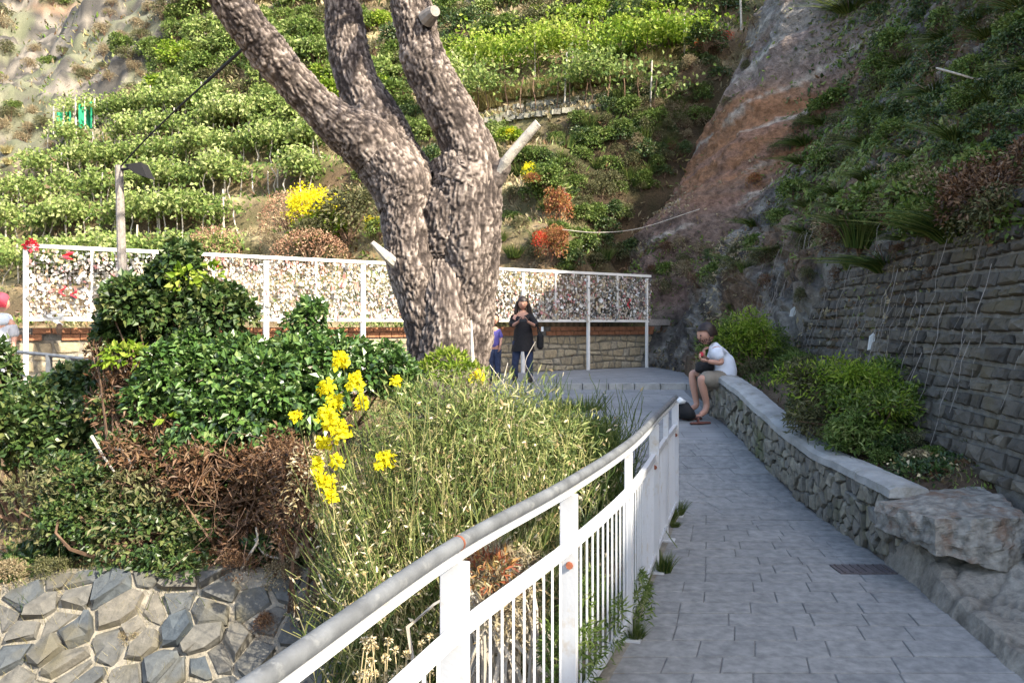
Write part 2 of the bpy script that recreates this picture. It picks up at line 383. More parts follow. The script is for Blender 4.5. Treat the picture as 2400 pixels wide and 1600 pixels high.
def paving_mat():
    m, n, l = nmat('slate_paving'); tc = n.new('ShaderNodeTexCoord'); mp = n.new('ShaderNodeMapping')
    l.new(tc.outputs['Object'], mp.inputs[0])
    br = n.new('ShaderNodeTexBrick'); br.inputs['Scale'].default_value = 1; br.inputs['Brick Width'].default_value = .5; br.inputs['Row Height'].default_value = .2
    br.inputs['Mortar Size'].default_value = .006; br.inputs['Color1'].default_value = (.21, .216, .218, 1); br.inputs['Color2'].default_value = (.235, .24, .24, 1); br.inputs['Mortar'].default_value = (.14, .14, .14, 1)
    l.new(mp.outputs[0], br.inputs[0])
    nt = n.new('ShaderNodeTexNoise'); nt.inputs['Scale'].default_value = 3; nt.inputs['Detail'].default_value = 8; l.new(tc.outputs['Object'], nt.inputs[0])
    g = ramp(n, [(.3, (.8, .8, .8)), (.7, (1.2, 1.2, 1.18))]); l.new(nt.outputs[0], g.inputs[0])
    mu = n.new('ShaderNodeMix'); mu.data_type = 'RGBA'; mu.blend_type = 'MULTIPLY'; mu.inputs[0].default_value = 1
    l.new(br.outputs[0], mu.inputs[6]); l.new(g.outputs[0], mu.inputs[7])
    p = n.new('ShaderNodeBsdfPrincipled'); p.inputs['Roughness'].default_value = .7; l.new(mu.outputs[2], p.inputs['Base Color'])
    o = n.new('ShaderNodeOutputMaterial'); l.new(p.outputs[0], o.inputs[0]); return m
M['paving'] = paving_mat()
# ------------------------------------------------------------------ ground plan
FL_Y = [-3, -.5, 1.44, 1.727, 2.34, 3.25, 4.4, 5.8, 7.12]; FL_X = [-1.9, -1.08, -.455, -.364, -.165, .222, .645, 1.05, 1.435]
def fl(y): return np.interp(y, FL_Y, FL_X)
def re_(y): return np.interp(y, [-3, 0, 3.8, 4.2, 5.4, 6.4, 7.6, 8.2, 10.5, 14, 18, 21], [1.9, 2.2, 2.4, 2.45, 2.6, 2.66, 2.68, 2.66, 2.57, 3.0, 3.6, 4.2])
def le(y): return np.interp(y, [-3, -.5, 1.44, 1.727, 2.34, 3.25, 4.4, 5.8, 7.12, 8.6, 11, 13, 14.8], FL_X + [.75, .1, -.35, -.6])
def path_h(y): return .5 * sstep(7.0, 10.6, y)
def Fy(x): return 12.5 + .725 * (x + 7.5)          # the lock fence line
def ground_h(x, y):
    bank = np.interp(y, [-30, 0, 3.8, 4.6, 5.75, 8, 12, 16], [-2, -1.6, -1.4, -1.22, -.13, 0, .3, .45])
    bank = bank - .12 * np.clip(-x - 3, 0, 8)
    t = sstep(4.6, 2.9, Fy(x) - y); bank = bank * (1 - t) + .5 * t
    base = path_h(y) - .06
    s = le(y) - x
    h = np.where(s > .12, bank + (base - bank) * sstep(1.1, .12, s), base)
    r = x - re_(y) - .22
    bed = path_h(y) + .36 * sstep(4.9, 5.7, y) + .1 * sstep(5.2, 6, y) + (.08 + .22 * sstep(4.9, 6.2, y)) * np.clip(r, 0, 3)
    h = np.where(r > 0, bed * sstep(0, .06, r) + base * (1 - sstep(0, .06, r)), h)
    return h
def terrain_grid(xs, ys, hf): 
    X, Y = np.meshgrid(xs, ys); Z = hf(X, Y); V = np.stack([X, Y, Z], -1).reshape(-1, 3)
    nx, ny = len(xs), len(ys); i = np.arange(nx * ny).reshape(ny, nx)
    F = np.stack([i[:-1, :-1], i[:-1, 1:], i[1:, 1:], i[1:, :-1]], -1).reshape(-1, 4)
    return V, F
xs = np.unique(np.concatenate([np.linspace(-60, -9, 30), np.arange(-9, 4.2, .06), np.linspace(4.2, 30, 12)]))
ys = np.unique(np.concatenate([np.linspace(-60, -3, 20), np.arange(-3, 13, .07), np.arange(13, 24, .2)]))
V, F = terrain_grid(xs, ys, ground_h)
off = (V[:, 0] < le(V[:, 1]) - .25) | (V[:, 0] > re_(V[:, 1]) + .3)
V[:, 2] += np.where(off, .07 * fbm(V * [1.3, 1.3, 0], 4, 1) + .03 * fbm(V * [6, 6, 0], 3, 2), 0)
n1 = fbm(V * .9, 4, 21) * .5 + .5
c0, c1, c2 = np.array([.16, .11, .07]), np.array([.36, .28, .18]), np.array([.24, .16, .1])
col = c0 + (c1 - c0) * sstep(.35, .65, n1)[:, None]
col = col * .7 + c2 * .3
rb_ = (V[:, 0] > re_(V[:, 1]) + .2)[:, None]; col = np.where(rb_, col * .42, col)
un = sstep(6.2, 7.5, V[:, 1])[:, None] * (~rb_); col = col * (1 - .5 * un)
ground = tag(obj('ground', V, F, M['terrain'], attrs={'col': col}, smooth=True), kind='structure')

# paving: one sheet for path and plaza, slate slabs laid one by one over its near part
def sheet(name, ys, lf, rf, hf, mat, nx=10, parent=None):
    rows = []
    for y in ys:
        for u in np.linspace(0, 1, nx): x = lf(y) + (rf(y) - lf(y)) * u; rows.append((x, y, hf(y)))
    V = np.array(rows, float); i = np.arange(len(rows)).reshape(len(ys), nx)
    F = np.stack([i[:-1, :-1], i[:-1, 1:], i[1:, 1:], i[1:, :-1]], -1).reshape(-1, 4)
    return obj(name, V, F, mat, parent)
path = tag(sheet('path', np.arange(-3, 15.0, .15), lambda y: le(y) - .06, lambda y: re_(y) + .12, lambda y: float(path_h(y)) + .002, M['joint']), kind='structure')
pz = MB()
sheet_p = tag(sheet('plaza', np.arange(9.2, 14.85, .2), le, re_, lambda y: float(path_h(y)) + .006, M['paving'], nx=12), kind='structure')
# upper terrace in front of the lock fence, one step higher
Vt = []; NX = 40
for x in np.linspace(-9.5, 6.5, NX):
    y1 = Fy(x) + .3; y0 = min(14.82, y1 - 3.0) if x < -.6 else 14.82
    y0 = min(y0, y1 - .1)
    Vt += [(x, y0, .5), (x, y0, .585), (x, y1, .60)]
Ft = []
for i in range(NX - 1):
    a, b = i * 3, i * 3 + 3; Ft += [(a, b, b + 1, a + 1), (a + 1, b + 1, b + 2, a + 2)]
tag(obj('terrace_paving', Vt, Ft, M['paving']), kind='structure')
kb = MB(); 
for i in range(9):
    xa = -.6 + i * .47; kb = MB(); kb.box((xa + .23, 14.75, .55), (.455, .2, .13)); k = kb.build('kerb_stone', M['coping'], path)

# slabs
def slab(c4, z, th, rng, name, mat, parent, gap=.004, rough=.0):
    c = np.array(c4, float); cen = c.mean(0); d = c - cen; L = np.linalg.norm(d, axis=1, keepdims=True)
    top = cen + d * (1 - (gap + .004) / L); bot = cen + d * (1 - gap / L)
    tz = z + rng.uniform(-.0015, .0025); tl = rng.normal(size=2) * .0025
    V = [(p[0], p[1], z - th) for p in bot] + [(p[0], p[1], tz - .004) for p in bot] + [(p[0], p[1], tz + (p - cen) @ tl) for p in top]
    F = [(0, 1, 5, 4), (1, 2, 6, 5), (2, 3, 7, 6), (3, 0, 4, 7), (4, 5, 9, 8), (5, 6, 10, 9), (6, 7, 11, 10), (7, 4, 8, 11), (8, 9, 10, 11)]
    return V, F
rs = np.random.default_rng(3)
y = 3.55; cnt = 0; far = MB()
while y < 9.3:
    rh = rs.uniform(.155, .215); y2 = min(y + rh, 9.32); l0, l1 = le(y) + .02, le(y2) + .02; r0, r1 = re_(y) + .02, re_(y2) + .02
    u = 0; W = r0 - l0; cuts = [0]; 
    cuts.append(.12 if rs.random() < .5 else .2)
    while True:
        nx = cuts[-1] + rs.uniform(.24, .5) / W * 1.0
        if nx > 1 - .12: break
        cuts.append(nx)
    cuts.append(1)
    for a, b in zip(cuts[:-1], cuts[1:]):
        ge = .0045; c4 = [(l0 + a * W, y + ge), (l0 + b * W, y + ge), (l1 + b * (r1 - l1), y2 - ge), (l1 + a * (r1 - l1), y2 - ge)]
        zz = float(path_h((y + y2) / 2)) + .008
        V, F = slab(c4, zz, .03, rs, 'paving_slab', M['slab'], path, gap=rs.uniform(.0015, .004))
        # follow the path's rise
        V = [(v[0], v[1], v[2] + float(path_h(v[1])) - zz + .008) for v in V]
        if cnt < 290: obj('paving_slab', V, F, M['slab'], path); cnt += 1
        else: far.add(V, F)
    y = y2
if far.n:
    tag(far.build('paving_slab', M['slab'], path), kind='stuff')
# near slabs just below the frame, so that the path goes on behind the camera
nb = MB(); y = -2.0
while y < 3.54:
    y2 = min(y + .19, 3.545); W = re_(y) - le(y); u = 0
    while u < 1:
        b = min(1, u + rs.uniform(.2, .33)); 
        if 1 - b < .08: b = 1
        c4 = [(le(y) + u * W, y), (le(y) + b * W, y), (le(y2) + b * (re_(y2) - le(y2)), y2), (le(y2) + u * (re_(y2) - le(y2)), y2)]
        V, F = slab(c4, .008, .03, rs, '', None, None, gap=.005); nb.add(V, F); u = b
    y = y2
tag(nb.build('paving_slab', M['slab'], path), kind='stuff')
# drain cover at the right edge of the path
dc = thing('drain_cover', 'dark rectangular drain cover set in the path below the boulder', 'drain cover', (2.4, 5.54, .012))
b = MB(); b.box((2.40, 5.54, .012), (.38, .2, .012)); b.build('cover_plate', M['drain'], dc)
b = MB()
for i in range(7): b.box((2.24 + i * .053, 5.54, .021), (.012, .18, .006))
b.build('cover_rib', M['drain'], dc)

# ------------------------------------------------------------------ hillside
def qq(x, y): return .35 * x + .937 * y
HSTEP = 1.4
def hill_h(x, y):
    p = np.stack([x, y, np.zeros_like(x)], -1)
    H = .9 * qq(x, y) - 13.4 + .5 * fbm(p * .12, 3, 31)
    k = np.floor(H / HSTEP); f = H / HSTEP - k
    g = np.where(f < .68, f * .3, .204 + (f - .68) / .32 * .796)
    tz = sstep(48, 40, y) * sstep(13.5, 11, H + 2 * fbm(p * .1, 2, 8))
    Ht = H * (1 - tz) + tz * (k + g) * HSTEP
    a = sstep(-12, -17, x) * sstep(32, 40, y)
    Ht = Ht + .12 * fbm(p * 1.5, 4, 32) * (1 - a) + a * (3.5 * fbm(p * .13, 5, 33) + 4.0 * np.abs(fbm(p * .3, 5, 35)) - .8) 
    Ht = Ht - 1.7 * np.clip(x - 1.3, 0, 3.4) * sstep(25.5, 22.5, y)
    fb = 1.35 + 0 * H
    dk = 1.0
    hh = np.clip(.5 + .5 * (Ht - fb) / dk, 0, 1); Hs = fb * (1 - hh) + Ht * hh + dk * hh * (1 - hh)
    near = sstep(.62, .9, y - Fy(np.minimum(x, 3.2)))
    return np.where(near <= 0, -3, Hs * near + (1 - near) * .9)
ysh = 13.2 * (170 / 13.2) ** np.linspace(0, 1, 460) ; us = np.linspace(-1.15, .75, 520)
U, Y = np.meshgrid(us, ysh); X = U * Y; Z = hill_h(X, Y); V = np.stack([X, Y, Z], -1)
i = np.arange(U.size).reshape(U.shape)
F = np.stack([i[:-1, :-1], i[:-1, 1:], i[1:, 1:], i[1:, :-1]], -1).reshape(-1, 4)
Vf = V.reshape(-1, 3)
keep = (Vf[F][:, :, 2].min(1) > -2.5); F = F[keep]
p = Vf
rockm = sstep(-12, -16, p[:, 0] + 4 * fbm(p * .15, 3, 40)) * sstep(31, 36, p[:, 1])
n1 = fbm(p * .35, 5, 41) * .5 + .5; n2 = fbm(p * 1.1, 4, 42) * .5 + .5; n3 = fbm(p * [.08, .08, .2], 3, 43) * .5 + .5
soil = np.array([.2, .14, .08]) + (np.array([.4, .33, .18]) - np.array([.2, .14, .08])) * sstep(.4, .65, n1)[:, None]
soil = soil * (1 - .6 * sstep(.5, .62, n2))[:, None] + np.array([.08, .1, .03]) * (.6 * sstep(.5, .62, n2))[:, None]
rk = np.array([.19, .168, .138]) + (np.array([.06, .056, .05]) - np.array([.19, .168, .138])) * sstep(.42, .58, n2)[:, None]
rk = rk + (np.array([.32, .2, .12]) - rk) * (.6 * sstep(.5, .62, n3))[:, None]
rk = rk + (np.array([.13, .14, .08]) - rk) * (.7 * sstep(.52, .6, n1))[:, None]
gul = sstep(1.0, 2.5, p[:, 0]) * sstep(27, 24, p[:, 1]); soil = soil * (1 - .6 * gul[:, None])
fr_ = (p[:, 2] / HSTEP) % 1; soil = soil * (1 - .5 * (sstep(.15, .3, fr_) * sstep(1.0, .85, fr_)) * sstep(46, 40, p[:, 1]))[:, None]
col = soil * (1 - rockm)[:, None] + rk * rockm[:, None]
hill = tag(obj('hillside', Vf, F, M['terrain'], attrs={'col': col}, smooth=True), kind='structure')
bvh_hill = BVHTree.FromPolygons([tuple(v) for v in Vf], [tuple(map(int, f)) for f in F])

# ------------------------------------------------------------------ cliff on the right
def Xb(y): return np.interp(y, [-40, -5, 0, 5, 9, 12, 18, 20.6, 21.6, 23, 26, 30, 45], [6, 4.6, 3.9, 3.45, 3.55, 3.85, 4.3, 3.9, 2.4, 1.8, 2.2, 2.6, 0])
ysc = np.unique(np.concatenate([np.linspace(-40, 3, 50), np.arange(3, 14, .05), np.arange(14, 34, .09), np.linspace(34, 60, 60)]))
hs = np.unique(np.concatenate([np.arange(-.3, 7, .05), np.arange(7, 14, .09), np.linspace(14, 22, 40)]))
Hh, Yc = np.meshgrid(hs, ysc)
CREST = np.interp(Yc, [-40, -3, 5, 12.5, 23, 40], [11, 11.4, 11.7, 13.2, 16.5, 17.5])
t = np.clip(Hh - CREST, 0, None)
WT = 2.65; tw_ = sstep(20.6, 19.6, Yc)      # height of the tall retaining wall at the cliff's foot
Xw = (Hh - .6) * .28 * (Hh < WT) + (Hh >= WT) * ((WT - .6) * .28 + .25 + (Hh - WT) / 1.42)
Xc = Xb(Yc) + tw_ * Xw + (1 - tw_) * (Hh - .6) / 1.75 + t ** 1.5 * 1.5
Hc = np.where(Hh > CREST, CREST + (Hh - CREST) * .35, Hh)
V = np.stack([Xc, Yc, Hc], -1); nrm = np.array([-.87, 0, .49])
st = V @ np.array([[.25, 1.0, 0], [0, .5, 0], [-.5, .0, 2.2]]) if False else np.stack([V[..., 0] * .5, V[..., 1] * .9 - V[..., 2] * .55, V[..., 2] * .9 + V[..., 1] * .45], -1)
rr = fbm(st * [.5, .35, 1.6], 4, 51)
d1, e1 = worley(V * [2.6, 2.6, 3.4], 52)
big = fbm(V * .28, 3, 53)
amp = sstep(-.3, .8, Hh)
dis = amp * (.75 * big + .28 * rr + .12 * (1 - np.abs(fbm(V * 1.4, 4, 54)) * 2) + .13 * sstep(0, .3, e1) * (Yc < 19) + .07 * fbm(V * 5, 3, 55))
# shallow ledges in the lower right rock
lg = ((Hh * 2.2 + .5 * fbm(V * .6, 3, 57)) % 1.0)
dis = dis * (1 - .93 * tw_ * sstep(WT + .5, WT - .1, Hh) * (Yc > 4.2) * sstep(11.2, 10.2, Yc)) 
V = V + nrm * dis[..., None]
i = np.arange(Hh.size).reshape(Hh.shape)
F = np.stack([i[:-1, :-1], i[1:, :-1], i[1:, 1:], i[:-1, 1:]], -1).reshape(-1, 4)
Vf = V.reshape(-1, 3); p = Vf
n1 = fbm(p * .7, 5, 61) * .5 + .5; n2 = fbm(p * 2.2, 4, 62) * .5 + .5; ns = fbm(st.reshape(-1, 3) * [.7, .5, 2.6], 4, 63) * .5 + .5
ga, gb, gc = np.array([.085, .078, .07]), np.array([.235, .22, .19]), np.array([.15, .095, .055])
col = ga + (gb - ga) * sstep(.42, .6, n2)[:, None]
col = col + (gc - col) * (.75 * sstep(.48, .62, n1))[:, None]
# bare rust and lilac rock slide
zone = sstep(19.3, 20.8, p[:, 1] + 1.0 * big.ravel() + .25 * np.clip(p[:, 2] - 5, 0, 6)) * sstep(1.5, 2.4, p[:, 2])
ru, li, pa = np.array([.27, .14, .075]), np.array([.22, .205, .185]), np.array([.40, .36, .30])
zc = np.array([.17, .12, .095]) + (ru - np.array([.17, .12, .095])) * sstep(4.3, 5.6, p[:, 2] + 2.5 * (ns - .5))[:, None]
zc = zc + (li - zc) * sstep(7.2, 9.0, p[:, 2] + 3 * (ns - .5))[:, None]
zc = zc + (np.array([.2, .13, .11]) - zc) * (.5 * sstep(.48, .58, ns))[:, None]
zc = zc + (pa - zc) * (.7 * sstep(.6, .68, fbm(st.reshape(-1, 3) * [.6, .4, 3.4], 4, 66) * .5 + .5))[:, None]
col = col + (zc - col) * zone[:, None]
cliff = tag(obj('cliff', Vf, F, M['rock'], attrs={'col': col}, smooth=False), kind='structure')
bvh_cliff = BVHTree.FromPolygons([tuple(v) for v in Vf], [tuple(map(int, f)) for f in F])

CAMO = Vector((0, 0, CH))
def hit(px, py, which='both'):
    d = Vector(((px - CX) / FPX, 1, (HY - py) / FPX)).normalized(); best = None
    for b, nm in ((bvh_hill, 'hill'), (bvh_cliff, 'cliff')):
        if which != 'both' and nm != which: continue
        l, n, i, ds = b.ray_cast(CAMO, d, 300)
        if l is not None and (best is None or ds < best[2]): best = (l, n, ds, nm)
    return best
# ------------------------------------------------------------------ shrub library, placed as separate copies
def lib(kind, n, L, mat, blobs=None, W=None, **k):
    out = []
    for v in range(3):
        if blobs is None:
            bl = [(0, 0, .3, .8, .8, .6)] + [(R.uniform(-.5, .5), R.uniform(-.5, .5), R.uniform(.3, .75), R.uniform(.3, .5), R.uniform(.3, .5), R.uniform(.25, .45)) for _ in range(5)]
        else: bl = blobs
        V, F, A = bush_mesh('x', bl, n, L, W, **k)
        me = raw(kind + '_crown', V, F, A); me.materials.append(M[mat]); out.append(me)
    return out
def blades_lib(kind, n, mat, h=1.0, droop=.5, w=.02, spread=.5):
    out = []
    for v in range(3):
        a = R.uniform(0, 2 * math.pi, n); r = .35 * np.sqrt(R.random(n)); ou = np.stack([np.cos(a), np.sin(a), 0 * a], -1)
        L = h * R.uniform(.5, 1, n); lean = spread * R.random(n); K = 4; u = np.linspace(0, 1, K)
        b = ou * r[:, None]
        P_ = b[:, None] + (ou[:, None] * (lean[:, None] * u + droop * u ** 2 * lean[:, None])[..., None] + np.array([0, 0, 1.]) * (u - .3 * droop * u ** 2)[None, :, None]) * L[:, None, None]
        V, F = stems(P_, (w * (1 - .85 * u))[None, :] * np.ones((n, 1)))
        rn = np.repeat(R.random(n), K * 3)
        me = raw(kind + '_blades', V, F, {'rnd': rn, 'clump': rn}); me.materials.append(M[mat]); out.append(me)
    return out
LIB = {
    'mid': lib('mid', 1500, .13, 'mid'), 'lime': lib('lime', 1300, .15, 'lime'), 'vine': lib('vine', 1300, .15, 'vine'),
    'olive': lib('olive', 1900, .09, 'olive', W=.045), 'dark': lib('dark', 1500, .12, 'ivyd'), 'tan': lib('tan', 1900, .09, 'tan', W=.035),
    'pink': lib('pink', 2600, .055, 'pink', blobs=[(0, 0, .1, 1, 1, .85)], W=.03, rough=.08, inner=.1, wild=1.2),
    'yellow': lib('yellow', 1100, .09, 'yellow'), 'red': lib('red', 700, .1, 'red'), 'orange': lib('orange', 1500, .1, 'orange'),
    'grass': blades_lib('grass', 260, 'grass'), 'ggrass': blades_lib('ggrass', 260, 'ggrass'), 'droopgrass': blades_lib('droop', 300, 'ggrass', droop=1.4, spread=1.0),
    'drybrown': lib('drybrown', 1500, .11, 'drybrown', W=.04),
}
def stem_mesh():
    N = 9; u = np.linspace(0, 1, 4); a = R.uniform(0, 6.28, N); ou = np.stack([np.cos(a), np.sin(a), 0 * a], -1) * R.uniform(.2, .7, (N, 1))
    P_ = ou[:, None] * (u ** 1.2)[None, :, None] + np.array([0, 0, .9]) * u[None, :, None] - [0, 0, .2]
    V, F = stems(P_, (.035 * (1 - .7 * u))[None] * np.ones((N, 1))); me = raw('shrub_stem', V, F); me.materials.append(M['twig']); return me
STEM = stem_mesh()
def shrub(kind, name, label, cat, group, loc, r, sz=None, tilt=None, stem=True):
    o = bpy.data.objects.new(name, random.choice(LIB[kind])); COL.objects.link(o)
    s = r * R.uniform(.88, 1.12, 3); s[2] *= (sz or 1)
    o.location = loc; o.scale = s; o.rotation_euler = (R.normal() * .1 + (tilt[0] if tilt else 0), R.normal() * .1 + (tilt[1] if tilt else 0), R.uniform(0, 6.28) if not tilt else tilt[2])
    tag(o, label, cat, group)
    if stem:
        c = bpy.data.objects.new('stem', STEM); COL.objects.link(c); c.parent = o
    return o
def inpoly(x, y, poly):
    c = False; n = len(poly)
    for i in range(n):
        x1, y1 = poly[i]; x2, y2 = poly[i - 1]
        if (y1 > y) != (y2 > y) and x < (x2 - x1) * (y - y1) / (y2 - y1) + x1: c = not c
    return c
NSH = {}
def scatter(poly, step, kinds, rpx, name, label, cat, group, which='both', sz=1.0, drop=.25, prob=1.0, rmax=3.0):
    xs_ = [p[0] for p in poly]; ys_ = [p[1] for p in poly]; y = min(ys_)
    while y < max(ys_):
        x = min(xs_) + R.uniform(0, step)
        while x < max(xs_):
            px, py = x + R.uniform(-.4, .4) * step, y + R.uniform(-.4, .4) * step
            x += step
            if not inpoly(px, py, poly) or R.random() > prob: continue
            h = hit(px, py, which)
            if h is None: continue
            l, n, ds, nm = h; r = min(rmax, R.uniform(.75, 1.3) * rpx * l.y / FPX)
            k = kinds[int(R.integers(len(kinds)))] if isinstance(kinds, list) else kinds
            gr = isinstance(label, dict)
            loc = l + n * (.1 * r); loc.z -= drop * r
            lb = label[k] if gr else label
            shrub(k, name[k] if isinstance(name, dict) else name, lb, cat[k] if isinstance(cat, dict) else cat, group[k] if isinstance(group, dict) else group, loc, r, sz)
        y += step * .8

# vine rows along the contour terraces
def row_pts(H, u0, u1, k):
    """points on the hill at contour H (terrace tread), between image columns"""
    out = []
    for px in np.linspace(u0, u1, k):
        X_ = (px - CX) / FPX; y_ = (H + 13.4) / .9 / (.35 * X_ + .937)
        x_ = X_ * y_; z_ = float(hill_h(np.array([x_]), np.array([y_]))[0]); out.append((x_, y_, z_))
    return np.array(out)
def vine_row(H, u0, u1, label, mat='vine', smat='stake', hgt=.95, thick=.5, dens=1.0, group='vine rows on the hillside terraces'):
    pts = row_pts(H, u0, u1, max(8, int((u1 - u0) / 12))); L = np.linalg.norm(np.diff(pts, axis=0), axis=1).sum()
    root = thing('vine_row', label, 'vine row', pts[0], group)
    n = int(L * 620 * dens); u = R.random(n) * (len(pts) - 1); i = np.minimum(u.astype(int), len(pts) - 2); t = (u - i)[:, None]
    c = pts[i] * (1 - t) + pts[i + 1] * t
    lump = 1.5 * fbm(np.stack([c[:, 0] * 1.3, c[:, 1] * 1.3, 0 * c[:, 0] + H], -1), 3, 71); keep = R.random(n) < .55 + 1.6 * (lump + .25); c, lump = c[keep], lump[keep]; n = len(c)
    off = np.stack([R.normal(size=n) * thick * .5, R.normal(size=n) * thick * .9, (np.abs(R.normal(size=n)) * -.2 + R.random(n) ** 2 * .5)], -1)
    pos = c + off; pos[:, 2] += hgt * (1 + .5 * lump)
    V, F = leaves(pos, rdir(n) + [0, 0, -.4], rdir(n) * .8 + [0, -.3, .8], R.uniform(.1, .19, n), R.uniform(.08, .15, n))
    obj('foliage', V, F, M[mat], root, {'rnd': np.repeat(R.random(n), 4), 'clump': np.repeat(lump * .6 + .5, 4)})
    # crooked stems and stakes under the leaves
    ns = int(L / .5); u = np.linspace(.02, .98, ns) * (len(pts) - 1); i = u.astype(int); t = (u - i)[:, None]; b = pts[i] * (1 - t) + pts[i + 1] * t
    b = b + np.stack([R.normal(size=ns) * .12, R.normal(size=ns) * .12, 0 * u - .05], -1); v = np.linspace(0, 1, 4)
    top = np.stack([R.normal(size=ns) * .1, R.normal(size=ns) * .1, np.full(ns, hgt * .95)], -1)
    Pp = b[:, None] + top[:, None] * v[None, :, None] + R.normal(size=(ns, 4, 3)) * [.04, .04, 0]
    Vs, Fs = stems(Pp, np.full((ns, 4), .022)); tag(obj('vine_stem', Vs, Fs, M[smat], root), kind='stuff')
    ks = max(2, int(L / 2.2))
    for j in range(ks):
        u = (j + R.uniform(.2, .8)) / ks * (len(pts) - 1); i = int(u); q = pts[i] * (1 - u + i) + pts[min(i + 1, len(pts) - 1)] * (u - i)
        Vs, Fs = tube([q - [0, 0, .1], q + [R.normal() * .05, R.normal() * .05, hgt * R.uniform(1.2, 1.7)]], .028, 5); obj('stake', Vs, Fs, M['stake'], root)
rows = [(2.95, -60, 330, 'lowest vine row, just above the lock fence at its left end'),
        (3.4, 240, 540, 'vine row directly above the white lock fence, right of the lamp pole'),
        (4.75, -60, 570, 'long vine row with grey stems, second terrace above the lock fence'),
        (6.15, -60, 740, 'long vine row at the height of the black lamp head'),
        (7.55, 60, 760, 'vine row just above the lamp head, fourth terrace up'),
        (8.95, 100, 640, 'vine row on the fifth terrace, reaching behind the long leaning limb'),
        (10.35, 150, 520, 'vine row on the sixth terrace, level with the green netting')]
for H, a, b, lab in rows: vine_row(H, a, b, lab, hgt=.95, thick=.45)
vine_row(9.0, 1040, 1580, 'vine row in deep green leaf behind the bright grassy terrace lip', hgt=1.3, thick=.9, dens=1.3, smat='twig')
vine_row(10.5, 1000, 1640, 'lime green vine row above the grassy terrace lip, right of the right limb', 'lime', hgt=1.2, thick=1.0, dens=1.3, smat='twig')

REG = lambda *a: [(a[i], a[i + 1]) for i in range(0, len(a), 2)]
KN = {'mid': 'hillside_shrub', 'lime': 'hillside_shrub', 'dark': 'hillside_shrub', 'olive': 'scrub_bush', 'tan': 'dry_bush', 'vine': 'hillside_shrub', 'grass': 'grass_tuft', 'ggrass': 'grass_tuft', 'droopgrass': 'grass_tuft', 'drybrown': 'dry_bush', 'orange': 'dry_bush', 'pink': 'cushion_bush'}
KC = {k: ('grass tuft' if 'grass' in k else 'shrub') for k in KN}
def labs(where, grp):
    d = {'mid': 'mid green leafy shrub ', 'lime': 'bright lime green shrub ', 'dark': 'dark green shrub ', 'olive': 'olive green scrub bush ', 'tan': 'dry tan scrub bush ', 'vine': 'fresh green leafy shrub ', 'grass': 'tuft of dry straw-coloured grass ', 'ggrass': 'tuft of green grass ', 'droopgrass': 'drooping tuft of green grass ', 'drybrown': 'brown withered bush ', 'orange': 'orange and rust coloured bush ', 'pink': 'russet cushion bush '}
    return {k: v + where for k, v in d.items()}, {k: v.replace('tuft', 'tufts').strip() + ' ' + grp for k, v in d.items()}
# dense shrubs above the vines, behind the limbs
lb, gp = labs('on the sunlit slope behind the leaning limbs', 'behind the limbs')
scatter(REG(420, -80, 900, -80, 930, 230, 800, 320, 560, 300, 360, 240, 390, 120), 52, ['mid', 'lime', 'vine', 'mid', 'vine', 'olive'], 52, KN, lb, KC, gp, 'hill')
scatter(REG(560, 300, 900, 300, 900, 430, 640, 400), 58, ['vine', 'mid', 'lime'], 34, KN, lb, KC, gp, 'hill', prob=.5)
lb, gp = labs('at the top of the slope right of the pine limbs', 'at the top of the slope')
scatter(REG(890, -60, 1780, -60, 1700, 60, 1450, 60, 1200, 110, 1050, 120, 900, 200), 52, ['dark', 'mid', 'vine', 'olive', 'mid'], 46, KN, lb, KC, gp, 'hill')
scatter(REG(1180, 40, 1480, 20, 1480, 90, 1180, 140), 52, ['lime', 'lime', 'vine'], 40, KN, lb, KC, gp, 'hill')
scatter(REG(1500, -20, 1720, -20, 1700, 60, 1560, 130, 1380, 150), 50, ['lime', 'vine', 'mid'], 34, KN, lb, KC, gp, 'both')
# far rocky slope, upper left
lb, gp = labs('on the far rocky slope at the upper left', 'on the far rocky slope')
scatter(REG(-40, -40, 470, -40, 400, 200, 240, 280, -40, 330), 50, ['olive', 'tan', 'olive', 'tan', 'mid'], 24, KN, lb, KC, gp, 'hill', prob=.62)
scatter(REG(280, 60, 480, 20, 470, 230, 300, 260), 50, ['olive', 'mid', 'tan'], 32, KN, lb, KC, gp, 'hill', prob=.8)
lb, gp = labs('on the dry bank left of the vine rows', 'left of the vine rows')
scatter(REG(-40, 330, 260, 270, 330, 300, 90, 380, 60, 470, -40, 480), 46, ['grass', 'tan', 'mid', 'grass'], 24, KN, lb, KC, gp, 'hill', prob=.7)
# below the grassy lip down to the lock fence, right of the tree
lb, gp = labs('between the pine trunk and the grassy terrace lip', 'between the trunk and the terrace lip')
scatter(REG(1160, 330, 1340, 300, 1300, 470, 1250, 640, 1170, 640), 50, ['olive', 'mid', 'ggrass', 'mid'], 36, KN, lb, KC, gp, 'hill')
lb, gp = labs('in the gully between the hillside and the cliff', 'in the gully beside the cliff')
scatter(REG(1270, 300, 1540, 170, 1600, 190, 1500, 400, 1460, 640, 1300, 640), 40, ['dark', 'mid', 'olive', 'mid', 'ggrass', 'olive'], 34, KN, lb, KC, gp, 'both')
scatter(REG(1490, 190, 1700, 110, 1640, 260, 1540, 430, 1450, 500), 40, ['olive', 'tan', 'dark', 'ggrass', 'drybrown', 'mid'], 26, KN, lb, KC, gp, 'both')
scatter(REG(1500, 230, 1720, 160, 1650, 330, 1540, 440, 1480, 480), 34, ['olive', 'mid', 'dark', 'tan', 'ggrass', 'olive'], 27, KN, lb, KC, gp, 'hill', drop=.0)
scatter(REG(1040, 330, 1180, 270, 1180, 360, 1060, 400), 40, ['vine', 'mid'], 28, KN, lb, KC, gp, 'hill')
